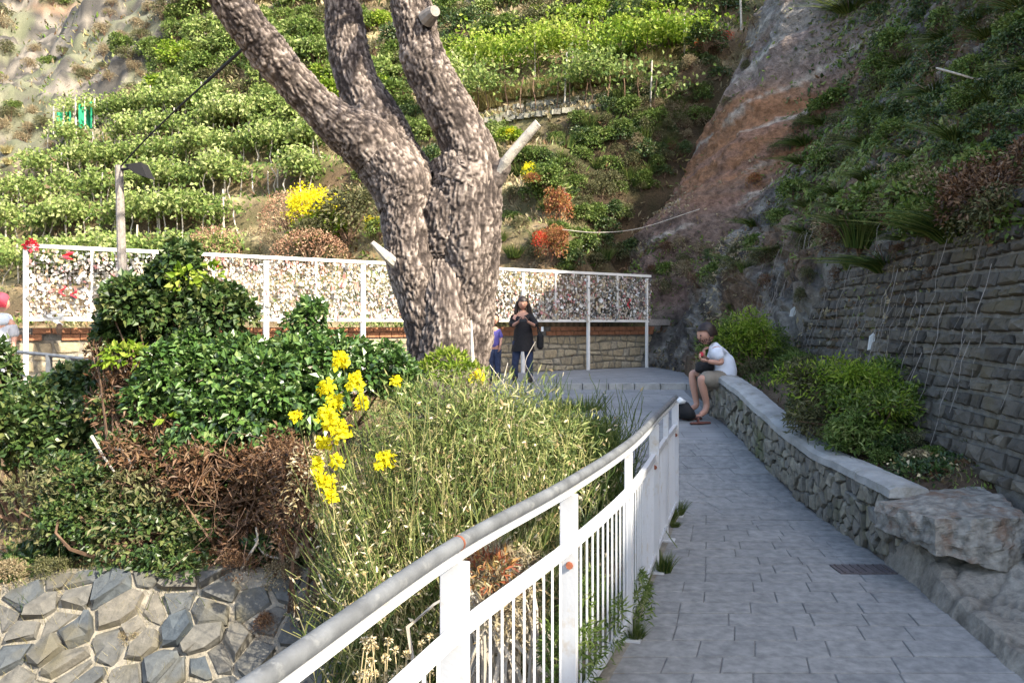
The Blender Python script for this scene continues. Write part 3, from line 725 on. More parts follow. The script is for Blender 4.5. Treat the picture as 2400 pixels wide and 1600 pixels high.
scatter(REG(820, 160, 1000, 160, 1020, 420, 940, 420), 44, ['mid', 'vine', 'lime', 'dark'], 34, KN, labs('seen through the gaps between the pine limbs', '')[0], KC, 'shrubs seen between the pine limbs', 'hill')
# bright grassy lip
lb, gp = labs('on the bright lip of the dry stone terrace', 'on the terrace lip')
for px in np.arange(1060, 1580, 9):
    py = np.interp(px, [1060, 1200, 1400, 1580], [268, 232, 196, 150]) + R.uniform(-16, 12)
    h = hit(px, py, 'hill')
    if h: shrub('grass', 'grass_tuft', 'tuft of pale dry grass along the bright lip of the terrace', 'grass tuft', 'dry grass tufts along the terrace lip', h[0], R.uniform(28, 44) * h[0].y / FPX, stem=False)
# named hillside bushes
def one(kind, name, label, cat, px, py, rpx, sz=1.0, which='hill', extra=None, dn=.2):
    h = hit(px, py, which)
    if not h: return
    r = rpx * h[0].y / FPX; l = h[0].copy(); k_ = 1 - 1.0 * r / l.y; l = CAMO + (l - CAMO) * k_; l.z -= .2 * r
    o = shrub(kind, name, label, cat, None, l, r, sz)
    for (k, dx, dz, rr) in (extra or []):
        c = bpy.data.objects.new('blossom', LIB[k][0]); COL.objects.link(c); c.parent = o; c.scale = (rr,) * 3; c.location = (dx, -.55, dz)
    return o
one('olive', 'broom_bush', 'large broom bush topped with yellow flowers left of the pine trunk', 'shrub', 815, 535, 112, 1.1, extra=[('yellow', -.2, .6, .62), ('yellow', -.6, .35, .42), ('yellow', .25, .55, .5), ('lime', -.1, .1, .6), ('olive', .4, .0, .5)])
one('mid', 'broom_bush', 'small broom bush with vivid yellow blossom touching the pine trunk', 'shrub', 890, 545, 42, 1.1, extra=[('yellow', 0, .4, .75)])
one('pink', 'cushion_bush', 'russet cushion bush left of the yellow broom', 'shrub', 680, 530, 74, 1.15, dn=0)
one('pink', 'cushion_bush', 'low peach cushion bush just above the lock fence', 'shrub', 500, 590, 66, 1.0)
one('pink', 'cushion_bush', 'wide russet cushion bush between the fence and the yellow broom', 'shrub', 730, 605, 92, .9)
one('tan', 'dry_bush', 'dry tan and green bush behind the lock fence beside the trunk', 'shrub', 650, 570, 45, .8)
one('mid', 'broom_bush', 'green bush with orange-yellow blossom above the cut branch stub', 'shrub', 1275, 425, 52, 1.0, extra=[('yellow', -.1, .4, .5), ('yellow', .3, .15, .4), ('orange', .5, .1, .45)])
one('lime', 'broom_bush', 'pale yellow green bush under the terrace lip beside the stub', 'shrub', 1195, 330, 42, .9, extra=[('yellow', 0, .4, .4)])
one('orange', 'red_leaved_bush', 'rust red bush behind the lock fence, upper of two', 'shrub', 1310, 505, 44, 1.4, extra=[('red', -.2, .4, .5)])
one('orange', 'red_leaved_bush', 'orange bush behind the lock fence right of the trunk, lower of two', 'shrub', 1292, 590, 50, 1.3, extra=[('red', -.5, .35, .5), ('orange', .3, .5, .6)])
one('dark', 'geranium_bush', 'bush with scarlet flowers high up where hillside meets cliff', 'shrub', 1655, 100, 58, .8, which='both', extra=[('red', -.5, .55, .4), ('red', .0, .75, .35), ('red', .55, .4, .3)])
# dry stone terrace wall under the lip
tw = thing('terrace_wall', 'low dry stone wall under the bright grassy terrace lip', 'stone wall', hit(1300, 245, 'hill')[0])
for i, px in enumerate(np.arange(1085, 1430, 15)):
    py0 = np.interp(px, [1080, 1200, 1430], [282, 252, 222])
    for j in range(3):
        h = hit(px + R.uniform(-4, 4) + (j % 2) * 7, py0 + 2 + j * 12, 'hill')
        if not h: continue
        c = np.array(h[0]); b = MB(); a = R.normal() * .15
        Mr = np.array(Matrix.Rotation(a, 3, 'Z') @ Matrix.Rotation(R.normal() * .1, 3, 'Y')); b.box(c, (R.uniform(.17, .24), .3, R.uniform(.14, .18)), Mr); b.build('stone', M['stone_low'], tw)
# green netting on the far slope
def net(px, py, w, hgt, lab):
    h = hit(px, py, 'hill'); c = h[0]; c = CAMO + (c - CAMO) * (1 - 1.3 / c.y); s = c.y / FPX; u = np.linspace(-1, 1, 14); v = np.linspace(0, 1, 8)
    V = [(c.x + a * w / 2 * s, c.y + .25 * math.sin(a * 5) - .3, c.z - .2 + b * hgt * s * (1 + .12 * math.sin(a * 4))) for b in v for a in u]
    F = [(j * 14 + i, j * 14 + i + 1, (j + 1) * 14 + i + 1, (j + 1) * 14 + i) for j in range(7) for i in range(13)]
    o = thing('netting', lab, 'netting', c)
    n_ = obj('net_sheet', V, F, M['green_net'], o); md = n_.modifiers.new('t', 'SOLIDIFY'); md.thickness = .03
    for a in (-1, 0, 1):
        Vp, Fp = tube([(c.x + a * w / 2 * s, c.y - .3, c.z - .5), (c.x + a * w / 2 * s, c.y - .3, c.z + hgt * s * 1.05)], .04, 5); obj('post', Vp, Fp, M['stake'], o)
net(158, 300, 46, 44, 'left piece of green netting on the far slope')
net(208, 296, 44, 60, 'taller right piece of green netting on the far slope')

# cliff vegetation
lb, gp = labs('on the shaded cliff at the upper right', 'on the upper right cliff')
scatter(REG(1960, -60, 2460, -60, 2460, 420, 2200, 400, 2060, 300, 2000, 120), 66, ['dark', 'dark', 'mid', 'dark', 'droopgrass'], 54, KN, lb, KC, gp, 'cliff')
lb, gp = labs('on the shaded cliff right of the rust-red rock', 'right of the rust-red rock')
scatter(REG(1880, 230, 2080, 200, 2200, 480, 1980, 560, 1760, 640, 1660, 620, 1780, 500), 60, ['olive', 'droopgrass', 'mid', 'olive', 'droopgrass'], 42, KN, lb, KC, gp, 'cliff')
lb, gp = labs('on the dark cliff face above the roadside shrubs', 'above the roadside shrubs')
scatter(REG(1640, 560, 2000, 560, 2420, 420, 2420, 700, 1900, 760, 1660, 720), 88, ['olive', 'tan', 'ggrass', 'drybrown'], 28, KN, lb, KC, gp, 'cliff', prob=.8)
lb, gp = labs('on the brown cliff edge above the right fence end', 'above the right fence end')
scatter(REG(1480, 610, 1640, 560, 1800, 600, 1660, 700, 1530, 690), 46, ['drybrown', 'olive', 'dark', 'tan', 'mid'], 30, KN, lb, KC, gp, 'both')
lb, gp = labs('along the upper edge of the bare rock slide', 'along the rock slide')
scatter(REG(1530, 190, 1760, 60, 1800, -40, 1880, -40, 1700, 260, 1560, 330), 50, ['olive', 'tan', 'dark', 'ggrass'], 24, KN, lb, KC, gp, 'both', prob=.55)
scatter(REG(1720, 400, 1850, 360, 1840, 500, 1700, 540), 50, ['tan', 'grass', 'orange'], 20, KN, lb, KC, gp, 'cliff', prob=.5)

# loose scrub, litter and dry grass that nobody could count
def litter(name, label, me_obj, n, mats, lf, seed, box=None):
    me = me_obj.data; nv = len(me.vertices); co = np.empty(nv * 3, np.float32); me.vertices.foreach_get('co', co); co = co.reshape(-1, 3).astype(float)
    no = np.empty(nv * 3, np.float32); me.vertices.foreach_get('normal', no); no = no.reshape(-1, 3).astype(float)
    u = (co[:, 0] / co[:, 1] * FPX + CX); v = HY - (co[:, 2] - CH) / co[:, 1] * FPX; ok = (co[:, 1] > 3) & (u > -150) & (u < 2550) & (v > -120) & (v < 1300)
    if box is not None: ok &= box(u, v, co)
    co, no = co[ok], no[ok]; k = R.integers(0, len(co), n * 3); p = co[k] + R.normal(size=(n * 3, 3)) * .05 * (co[k, 1:2] / 20)
    w = fbm(p * .45, 3, seed) + .5 * fbm(p * 1.7, 2, seed + 1); sel = w > R.normal(size=n * 3) * .25 + .02; p, k, w = p[sel][:n], k[sel][:n], w[sel][:n]; n = len(p)
    sc = p[:, 1] ** .8 * lf * R.uniform(.5, 1.6, n); nn = no[k]
    d = nz(nn + rdir(n) * .9 + [0, 0, .3]); V, F = leaves(p - nn * .02, d, rdir(n) + nn, sc, sc * R.uniform(.2, .5, n))
    rn = R.random(n); pick = (fbm(p * .6, 2, seed + 7) * 2.2 + R.normal(size=n) * .35 + .5) * len(mats); pick = np.clip(pick, 0, len(mats) - 1).astype(int)
    for i, m_ in enumerate(mats):
        s_ = pick == i
        if s_.sum() < 5: continue
        vs = V.reshape(-1, 4, 3)[s_].reshape(-1, 3); q = np.repeat(rn[s_], 4)
        o = obj(name, vs, np.arange(len(vs)).reshape(-1, 4), M[m_], attrs={'rnd': q, 'clump': np.repeat(w[s_] + .5, 4)}); tag(o, label, 'undergrowth', kind='stuff')
litter('hill_scrub', 'low scrub and dry grass covering the sunlit hillside', hill, 60000, ['tan', 'grass', 'olive', 'drybrown', 'mid'], .012, 201, box=lambda u, v, c: (R.random(len(u)) < np.where((c[:, 0] < -15) & (c[:, 1] > 34), .3, 1.)))
litter('cliff_scrub', 'dry grass, roots and creepers clinging to the shaded cliff', cliff, 70000, ['tan', 'olive', 'drybrown', 'olive', 'mid'], .011, 211, box=lambda u, v, c: ~((u > 1480) & (u < 1900) & (v < 560) & (R.random(len(u)) < .8)) & ((c[:, 2] > 2.9) | (c[:, 1] > 19.5) | (R.random(len(u)) < .22)))
litter('cliff_scrub', 'dense creeping greenery on the shaded upper right cliff', cliff, 45000, ['mid', 'ivyd', 'mid', 'olive', 'ivyd'], .014, 221, box=lambda u, v, c: (u > 1880 + R.normal(size=len(u)) * 40) & (v < 560 - (u - 2000) * .12 + R.normal(size=len(u)) * 50))

# growth spilling over the tall wall
lb, gp = labs('spilling over the top of the tall retaining wall', 'over the tall wall')
for y_ in np.arange(5.2, 10.6, .13):
    x_ = float(Xb(y_)) + .5 + R.uniform(-.1, .5); k = ['olive', 'tan', 'droopgrass', 'mid', 'drybrown', 'tan', 'ggrass'][int(R.integers(7))]
    shrub(k, KN[k], lb[k], KC[k], gp[k], (x_, y_, 2.5 + R.uniform(-.25, .4)), R.uniform(.22, .5), 1.0)
n = 150; y_ = R.uniform(5.0, 19, n); v0 = R.uniform(.3, 2.4, n); K = 7; u = np.linspace(0, 1, K); L = R.uniform(.3, 1.3, n)
Pp = np.zeros((n, K, 3)); Pp[:, :, 1] = y_[:, None] + np.cumsum(R.normal(size=(n, K)) * .018, 1); Pp[:, :, 2] = np.maximum(.7, (.6 + v0 + .3)[:, None] - L[:, None] * u)
Pp[:, :, 0] = Xb(Pp[:, :, 1]) + (Pp[:, :, 2] - .6) * .28 - .1 + .015 * R.normal(size=(n, K))
V, F = stems(Pp, (.0035 * (1 - .6 * u))[None] * np.ones((n, 1))); tag(obj('creepers', V, F, M['pole']), 'thin dry roots and creepers hanging down the dark wall and rubble', 'creeper', kind='stuff')

litter('leaf_litter', 'dead leaves and bits of weed scattered on the soil bed behind the low wall', ground, 9000, ['drybrown', 'tan', 'olive', 'mid'], .011, 231, box=lambda u, v, c: (c[:, 0] > re_(c[:, 1]) + .3) & (c[:, 1] > 4.5) & (c[:, 1] < 16))
litter('leaf_litter', 'dead leaves and low weeds scattered over the left bank', ground, 16000, ['drybrown', 'tan', 'ggrass', 'mid'], .010, 241, box=lambda u, v, c: (c[:, 0] < le(c[:, 1]) - .15) & (c[:, 1] > 5.6) & (c[:, 1] < 15))
# ------------------------------------------------------------------ stones
def stone(c4, n, th, rng, rough=.12):
    """rounded stone: outline quad c4 (3D), standing th proud along n"""
    c = np.array(c4, float); n = nz(np.array(n, float)); cen = c.mean(0); out = []
    sz = np.linalg.norm(c[0] - c[2])
    for i in range(4):
        a, b = c[i], c[(i + 1) % 4]; out.append(cen + (a - cen) * rng.uniform(.8, .96)); out.append((a + b) / 2 + (cen - (a + b) / 2) * rng.uniform(.02, .12))
    out = np.array(out); top = cen + (out - cen) * rng.uniform(.74, .88, (8, 1)) + n * th * rng.uniform(.75, 1.1, (8, 1))
    mid = cen + (out - cen) * .985 + n * th * .5
    V = np.vstack([out - n * th * .6, mid, top, [cen + n * th * rng.uniform(.95, 1.25)]])
    F = [(i, (i + 1) % 8, 8 + (i + 1) % 8, 8 + i) for i in range(8)] + [(8 + i, 8 + (i + 1) % 8, 16 + (i + 1) % 8, 16 + i) for i in range(8)] + [(16 + i, 16 + (i + 1) % 8, 24) for i in range(8)]
    return V, F
def lay(S, nfun, ulen, vlen, w, h, th, rng, name, mat, parent, gap=.012, limit=290, smooth=True, jit=.25):
    """rows of stones over surface S(u,v), u in metres 0..ulen, v 0..vlen"""
    v = 0; cnt = 0; rest = MB(); rows = max(1, round(vlen / h)); wob = lambda u, k: jit * h * math.sin(u * 2.3 + k * 2.1) * (0 < k < rows)
    for k in range(rows):
        u = -rng.uniform(0, w); pj = 0
        while u < ulen:
            ww = w * rng.uniform(.55, 1.5); a, b = max(u, 0), min(u + ww, ulen)
            if b - a > w * .3:
                v0, v1 = k * vlen / rows, (k + 1) * vlen / rows; j = rng.uniform(-.18, .18) * h
                cs = [(a + gap / 2 + pj, v0 + wob(a, k) + gap / 2), (b - gap / 2 + j, v0 + wob(b, k) + gap / 2), (b - gap / 2 - j, v1 + wob(b, k + 1) - gap / 2), (a + gap / 2 - pj, v1 + wob(a, k + 1) - gap / 2)]
                pj = j
                V, F = stone([S(*c) for c in cs], nfun((a + b) / 2, (v0 + v1) / 2), th * rng.uniform(.6, 1.3), rng)
                if cnt < limit: obj(name, V, F, mat, parent, smooth=False); cnt += 1
                else: rest.add(V, F)
            else: pj = 0
            u += ww
    if rest.n: tag(rest.build(name, mat, parent), kind='stuff')

def stone_poly(P3, n, th, rng):
    c = np.array(P3, float); n = nz(np.array(n, float)); cen = c.mean(0); k = len(c)
    low = cen + (c - cen) * .97; mid = cen + (c - cen) * .95 + n * th * .5; top = cen + (c - cen) * rng.uniform(.8, .9, (k, 1)) + n * th * rng.uniform(.8, 1.15, (k, 1))
    V = np.vstack([low - n * th * .5, mid, top, [cen + n * th * rng.uniform(.95, 1.1)]]); V[k:] += rng.normal(size=(2 * k + 1, 3)) * .055 * th * 2.2
    F = [(i, (i + 1) % k, k + (i + 1) % k, k + i) for i in range(k)] + [(k + i, k + (i + 1) % k, 2 * k + (i + 1) % k, 2 * k + i) for i in range(k)] + [(2 * k + i, 2 * k + (i + 1) % k, 3 * k) for i in range(k)]
    return V, F
def rubble(S, nfun, ulen, vlen, d, th, rng, name, mat, parent, gap=.012, limit=290):
    """irregular rubble: Voronoi cells of jittered points over the surface S(u,v)"""
    pts = []; dv = d * .8
    for j in range(int(vlen / dv) + 3):
        for i in range(int(ulen / d) + 3): pts.append(((i - 1 + .5 * (j % 2) + rng.uniform(-.5, .5)) * d, (j - 1 + rng.uniform(-.5, .5)) * dv))
    pts = np.array(pts); cnt = 0; rest = MB()
    for p in pts:
        if not (0 <= p[0] <= ulen and 0 <= p[1] <= vlen): continue
        poly = [p + q for q in np.array([(-d, -d), (d, -d), (d, d), (-d, d)]) * 1.5]
        nb_ = pts[(np.abs(pts - p) < 2.6 * d).all(1)]
        for q in nb_:
            dd = q - p; L = np.linalg.norm(dd)
            if L < 1e-6: continue
            nn = dd / L; lim = L / 2 - gap / 2; out = []
            for a, b_ in zip(poly, poly[1:] + poly[:1]):
                fa, fb = np.dot(a - p, nn) - lim, np.dot(b_ - p, nn) - lim
                if fa <= 0: out.append(a)
                if fa * fb < 0: out.append(a + (b_ - a) * (fa / (fa - fb)))
            poly = out
            if len(poly) < 3: break
        if len(poly) < 3: continue
        pl = [poly[0]]
        for a in poly[1:]:
            if np.linalg.norm(a - pl[-1]) > .012: pl.append(a)
        if len(pl) < 3: continue
        pl = [(min(max(a[0], 0), ulen), min(max(a[1], 0), vlen)) for a in pl]
        V, F = stone_poly([S(*a) for a in pl], nfun(*p), th * rng.uniform(.6, 1.35), rng)
        if cnt < limit: obj(name, V, F, mat, parent); cnt += 1
        else: rest.add(V, F)
    if rest.n: tag(rest.build(name, mat, parent), kind='stuff')

# low wall along the right of the path
rw = np.random.default_rng(11)
WY0, WY1 = 5.62, 10.55
lw = thing('low_stone_wall', 'low rubble wall with smooth pale coping along the right of the path', 'stone wall', (2.8, 8, 0))
wyy = np.linspace(WY0, WY1, 24)
def wtop(y): return float(path_h(y)) + .5
b = MB()
for a, c in zip(wyy[:-1], wyy[1:]):
    xa, xc = re_(a) + .03, re_(c) + .03
    V = [(xa, a, path_h(a) - .1), (xc, c, path_h(c) - .1), (xc, c, wtop(c)), (xa, a, wtop(a)), (xa + .22, a, path_h(a) - .1), (xc + .22, c, path_h(c) - .1), (xc + .22, c, wtop(c)), (xa + .22, a, wtop(a))]
    b.add(V, [(0, 3, 2, 1), (4, 5, 6, 7), (0, 4, 7, 3), (1, 2, 6, 5), (0, 1, 5, 4)])
b.build('mortar_core', M['mortar_dark'], lw)
LWALL = WY1 - WY0
rubble(lambda u, v: (re_(WY0 + u) + .03, WY0 + u, path_h(WY0 + u) + v), lambda u, v: (-1, 0, .0), LWALL, .49, .13, .04, rw, 'stone', M['stone_low'], lw, gap=.014)
lay(lambda u, v: (re_(WY0) + .03 + u, WY0, path_h(WY0) + v), lambda u, v: (0, -1, 0), .22, .48, .15, .12, .03, rw, 'stone', M['stone_low'], lw)
lay(lambda u, v: (re_(WY1) + .25 - u, WY1, path_h(WY1) + v), lambda u, v: (0, 1, 0), .22, .48, .15, .12, .03, rw, 'stone', M['stone_low'], lw)
# coping: one long poured cap, uneven
pts = []; NS = 90
for i, y in enumerate(np.linspace(WY0 - .03, WY1 + .03, NS)):
    e = .006 * math.sin(i * .4) + R.normal() * .003; z = wtop(y); x = re_(y)
    pts += [(x - .012 + e, y, z - .012), (x + e - .005, y, z + .045 + e * .5), (x + .04 + e, y, z + .065), (x + .15, y, z + .07 + R.normal() * .004), (x + .26 + e, y, z + .05), (x + .28 - e, y, z - .012)]
Fc = []
for i in range(NS - 1):
    for j in range(5): a = i * 6 + j; Fc.append((a, a + 1, a + 7, a + 6))
    Fc.append((i * 6 + 5, i * 6, i * 6 + 6, i * 6 + 11))
Fc += [tuple(range(6))[::-1], tuple((NS - 1) * 6 + j for j in range(6))]
obj('coping', pts, Fc, M['coping'], lw, smooth=False)

# tall dark retaining wall at the foot of the cliff
tall = thing('tall_retaining_wall', 'tall dark coursed stone retaining wall rising behind the roadside shrubs at the right', 'stone wall', (3.6, 10, .5))
def tw_pt(u, v): y = 4.4 + u; return (float(Xb(y)) + (v - .05) * .28 - .02 + .05 * math.sin(y * .9) , y, .55 + v)
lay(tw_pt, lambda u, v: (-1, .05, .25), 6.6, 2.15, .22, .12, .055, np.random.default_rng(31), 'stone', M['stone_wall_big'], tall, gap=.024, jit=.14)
tv = np.array([tw_pt(u, v) for v in np.linspace(-.4, 2.22, 30) for u in np.linspace(-.1, 6.7, 120)]); i = np.arange(3600).reshape(30, 120)
obj('mortar_backing', tv + [.0, 0, 0], np.stack([i[:-1, :-1], i[1:, :-1], i[1:, 1:], i[:-1, 1:]], -1).reshape(-1, 4), M['mortar_dark'], tall)
# rocks where the wall gives way
def rock(name, label, cat, corners, mat, sub=3, amp=.03, at=None, scale=3.):
    """corners: 8 points of a hexahedron (bottom 4, top 4); subdivided and roughened"""
    c = np.array(corners, float); n = 2 ** sub + 1; g = np.linspace(0, 1, n); V = []; F = []
    def face(i0, i1, i2, i3):
        s = len(V)
        for v in g:
            for u in g: V.append((c[i0] * (1 - u) + c[i1] * u) * (1 - v) + (c[i3] * (1 - u) + c[i2] * u) * v)
        for a in range(n - 1):
            for b_ in range(n - 1): q = s + a * n + b_; F.append((q, q + 1, q + n + 1, q + n))
    face(3, 2, 1, 0); face(4, 5, 6, 7); face(0, 1, 5, 4); face(1, 2, 6, 5); face(2, 3, 7, 6); face(3, 0, 4, 7)
    V = np.array(V); cen = c.mean(0); d = nz(V - cen)
    # pull the edges in so that they round off
    rel = (V - cen) / (np.abs(c - cen).max(0)); rr = np.linalg.norm(rel, axis=1)
    V = V - d * (np.clip(rr - 1.15, 0, 1) * .12 * np.linalg.norm(c[0] - c[6]))[:, None]
    V = V + d * (amp * fbm(V * scale, 4, 77) * 1.6 + amp * .7 * (1 - 2 * np.abs(fbm(V * scale * 1.7, 3, 78))))[:, None]
    return tag(obj(name, V, F, mat, at=cen if at is None else at), label, cat)
rock('boulder', 'big flat-topped rust-stained boulder at the near end of the low wall', 'rock',
     [(2.5, 5.45, .33), (2.57, 4.92, .28), (3.1, 4.85, .22), (3.5, 5.7, .25), (2.53, 5.5, .47), (2.6, 4.98, .49), (3.14, 4.95, .5), (3.35, 5.8, .55)], M['rust_rock'], 4, .06, scale=4.5)
rock('boulder', 'small squared rock leaning at the right end of the big boulder', 'rock',
     [(3.05, 4.82, .2), (3.12, 4.7, .2), (3.3, 4.75, .2), (3.3, 5.0, .2), (3.08, 4.85, .46), (3.13, 4.74, .45), (3.3, 4.8, .43), (3.3, 5.0, .46)], M['rust_rock'], 3, .015)
rock('boulder', 'pale rock lump behind the legs of the seated man', 'rock',
     [(2.6, 11.1, .46), (2.55, 10.7, .46), (2.95, 10.65, .46), (3.1, 11.3, .46), (2.68, 11.05, .98), (2.62, 10.75, .95), (2.95, 10.7, .97), (3.05, 11.2, 1.02)], M['rust_rock'], 3, .03)
rock('stone_slab', 'pale blue-grey stone slab lying behind the low wall between the two shrubs', 'slab',
     [(2.98, 8.9, .6), (2.98, 8.7, .6), (3.3, 8.7, .6), (3.35, 8.95, .6), (2.98, 8.9, .67), (2.98, 8.7, .66), (3.3, 8.7, .66), (3.35, 8.95, .67)], M['coping'], 3, .006)
for k, (x, y, s) in enumerate([(2.95, 12.0, .4), (3.15, 13.0, .45), (3.3, 14.1, .4), (3.5, 15.3, .5), (3.75, 16.5, .45), (3.95, 17.6, .4)]):
    c = [(x, y + s, .45), (x - .05, y - s, .45), (x + 1, y - s, .45), (x + 1, y + s, .45), (x + .06, y + s * .9, .98), (x + .04, y - s * .9, .95), (x + .9, y - s, 1.02), (x + .9, y + s, 1.05)]
    rock('boulder', 'grey rock in the row along the plaza edge behind the seated man', 'rock', c, M['rust_rock'], 3, .04)['group'] = 'rocks along the right edge of the plaza'
# broken ledge between path and bed, from the wall end towards the camera
ys_l = np.linspace(-2.5, 5.75, 150); us_l = np.linspace(0, 1, 34); V = []
for y in ys_l:
    for u in us_l:
        x = re_(y) + u * 1.15; prof = min(1, u / .07); V.append((x, y, -.03 + prof * (.13 + .10 * sstep(4.2, 5.4, y) + .06 * sstep(.25, .45, u) + .1 * sstep(.5, .8, u))))
V = np.array(V); nn = fbm(V * [3, 3, 0] + 5, 4, 81); d1, e1 = worley(V * [4.5, 3.2, 0], 82)
V[:, 2] += .045 * nn + .022 * sstep(0, .22, e1) - .01; V[:, 0] += .05 * fbm(V * [2, 5, 0], 3, 83)
i = np.arange(len(V)).reshape(len(ys_l), len(us_l)); F = np.stack([i[:-1, :-1], i[:-1, 1:], i[1:, 1:], i[1:, :-1]], -1).reshape(-1, 4)
cc = np.array([.27, .25, .21]) * (.75 + .5 * (nn[:, None] * .5 + .5)); cc = cc * (.55 + .45 * sstep(.02, .14, e1))[:, None]
cc = cc + (np.array([.25, .12, .06]) - cc) * (.7 * sstep(.5, .62, fbm(V * .9, 3, 84) * .5 + .5))[:, None]
tag(obj('rock_ledge', V, F, M['terrain'], attrs={'col': cc}), 'rough pale rock ledge along the right foot of the path, under the boulder', 'rock ledge')

# revetment of big stones on the left bank
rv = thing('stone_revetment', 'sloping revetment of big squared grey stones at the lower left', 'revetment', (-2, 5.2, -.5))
def gpt(x, y, dz=.0): return (x, y, float(ground_h(np.array([x]), np.array([y]))[0]) + dz)
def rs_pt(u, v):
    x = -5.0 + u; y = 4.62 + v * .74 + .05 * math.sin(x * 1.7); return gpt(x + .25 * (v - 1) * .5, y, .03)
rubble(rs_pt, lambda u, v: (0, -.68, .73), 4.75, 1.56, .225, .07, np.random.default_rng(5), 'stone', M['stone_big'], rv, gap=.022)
V = np.array([rs_pt(u, v) for v in np.linspace(-.1, 1.66, 40) for u in np.linspace(-.1, 4.8, 80)]); V[:, 2] += .03 * fbm(V * 5, 4, 5) + .03
i = np.arange(3200).reshape(40, 80); F = np.stack([i[:-1, :-1], i[:-1, 1:], i[1:, 1:], i[1:, :-1]], -1).reshape(-1, 4)
obj('mortar_bed', V, F, M['mortar'], rv)

# ------------------------------------------------------------------ near railing
RX = lambda y: float(fl(y))
ra = thing('railing', 'white painted steel railing with grey handrail running along the left of the path', 'railing', (0, 3, 0))
RT = 1.048
ryy = np.linspace(-.6, 7.12, 60)
kx = smooth_path([(RX(y), y, RT) for y in [-.5, .5, 1.44, 2.34, 3.25, 4.4, 5.8, 7.12]], 80)
tag(obj('handrail', *tube(kx, .022, 12), M['galv'], ra, smooth=True))
b = MB()
for p, q in zip(kx[:-1], kx[1:]): b.bar(p - [0, 0, .036], q - [0, 0, .036], .036, .014)
b.build('top_flat', M['white'], ra)
def rxy(s):
    """point on the railing at fraction s of the resampled path"""
    u = s * (len(kx) - 1); i = min(int(u), len(kx) - 2); return kx[i] * (1 - u + i) + kx[i + 1] * (u - i)
def rail_at_y(y):
    i = np.searchsorted(kx[:, 1], y); i = min(max(i, 1), len(kx) - 1); t = (y - kx[i - 1, 1]) / (kx[i, 1] - kx[i - 1, 1]); p = kx[i - 1] * (1 - t) + kx[i] * t
    return p, nz(kx[i] - kx[i - 1])
posts = [(1.15, .08), (2.34, .084), (3.27, .07), (4.33, .04), (5.5, .066), (6.3, .04), (7.1, .06)]
for y, w in posts:
    p, t = rail_at_y(y); sdv = np.array([t[1], -t[0], 0]); Mr = np.stack([sdv, [t[0], t[1], 0], [0, 0, 1]], 1)
    b = MB(); b.box((p[0], p[1], RT / 2 - .03), (w, .03, RT - .03), Mr); o = b.build('post', M['white'], ra)
    md = o.modifiers.new('b', 'BEVEL'); md.width = .003; md.segments = 2
    b = MB(); b.box((p[0], p[1], .012), (.14, .1, .012), Mr); b.build('foot_plate', M['white'], o)
def rail_bar(z, w, h, name, y0=-.5, y1=7.1):
    b = MB(); yy = [y0] + [y for y, _ in posts if y0 < y < y1] + [y1]
    yy = np.unique(np.concatenate([np.linspace(y0, y1, 26), yy])); P_ = [np.append(rail_at_y(y)[0][:2], z) for y in yy]
    for p, q in zip(P_[:-1], P_[1:]): b.bar(p, q, w, h)
    b.build(name, M['white'], ra)
rail_bar(.79, .03, .042, 'mid_rail'); rail_bar(.12, .03, .03, 'bottom_rail')
s = 0; seg = np.linalg.norm(np.diff(kx, axis=0), axis=1); cum = np.concatenate([[0], np.cumsum(seg)])
pk = None
for dist in np.arange(.02, cum[-1] - .02, .092):
    i = min(np.searchsorted(cum, dist), len(kx) - 1); i = max(i, 1); t = (dist - cum[i - 1]) / seg[i - 1]; p = kx[i - 1] * (1 - t) + kx[i] * t
    if any(abs(p[1] - y) < .03 for y, _ in posts): continue
    b = MB(); b.box((p[0], p[1], .452), (.009, .02, .632)); b.build('picket', M['white'], ra)
def ring(c, r, w, name, mat, par):
    p, t = rail_at_y(c); V, F = tube([p - t * w, p + t * w], r, 12); obj(name, V, F, mat, par)
ring(2.36, .0232, .005, 'rust_joint', M['rust'], ra)
for y, z in ((3.27, .72), (5.5, .72), (7.1, .72)):
    p, t = rail_at_y(y); V, F = tube([(p[0] - .0, p[1] - .014, z), (p[0], p[1] - .028, z)], .015, 8); obj('rusty_bolt', V, F, M['rust'], ra)
# kerb the railing stands on
kb = MB()
for a, c in zip(np.linspace(-.6, 7.1, 20)[:-1], np.linspace(-.6, 7.1, 20)[1:]): kb.bar((RX(a) - .03, a, -.09), (RX(c) - .03, c, -.09), .2, .19)
kb.build('edge_kerb', M['mortar'], path)

# ------------------------------------------------------------------ lock fence and wall behind it
FD = np.array([1, .725, 0]) / math.hypot(1, .725); FN = np.array([FD[1], -FD[0], 0])
def fz(px): return 17.9375 / (1 - .725 * (px - CX) / FPX)
def fp(px, z=0.): d = fz(px); return np.array([(px - CX) * d / FPX, d, z])
T0, B0 = 2.9, 1.77
A_, E_ = fp(60), fp(1525); E2 = fp(1665)
LF = np.linalg.norm(E_ - A_)
fe = thing('lock_fence', 'tall white steel fence with wire mesh crowded with love locks at the back', 'fence', A_ + [0, 0, .6])
MF = np.stack([FD, -FN, [0, 0, 1]], 1)
b = MB(); b.bar(A_ + [0, 0, T0], E_ + [0, 0, T0], .05, .06); b.build('top_rail', M['fence_white'], fe)
b = MB(); b.bar(A_ + [0, 0, B0], E_ + [0, 0, B0], .05, .06); b.build('bottom_rail', M['fence_white'], fe)
for px, w in ((60, .07), (290, .07), (430, .07), (623, .09), (850, .09), (1020, .07), (1225, .07), (1378, .06), (1515, .05)):
    c = fp(px); b = MB(); b.box(c + [0, 0, (T0 + .58) / 2 - .03] + FN * .01, (w, .06, T0 - .64), MF); b.build('post', M['fence_white'], fe)
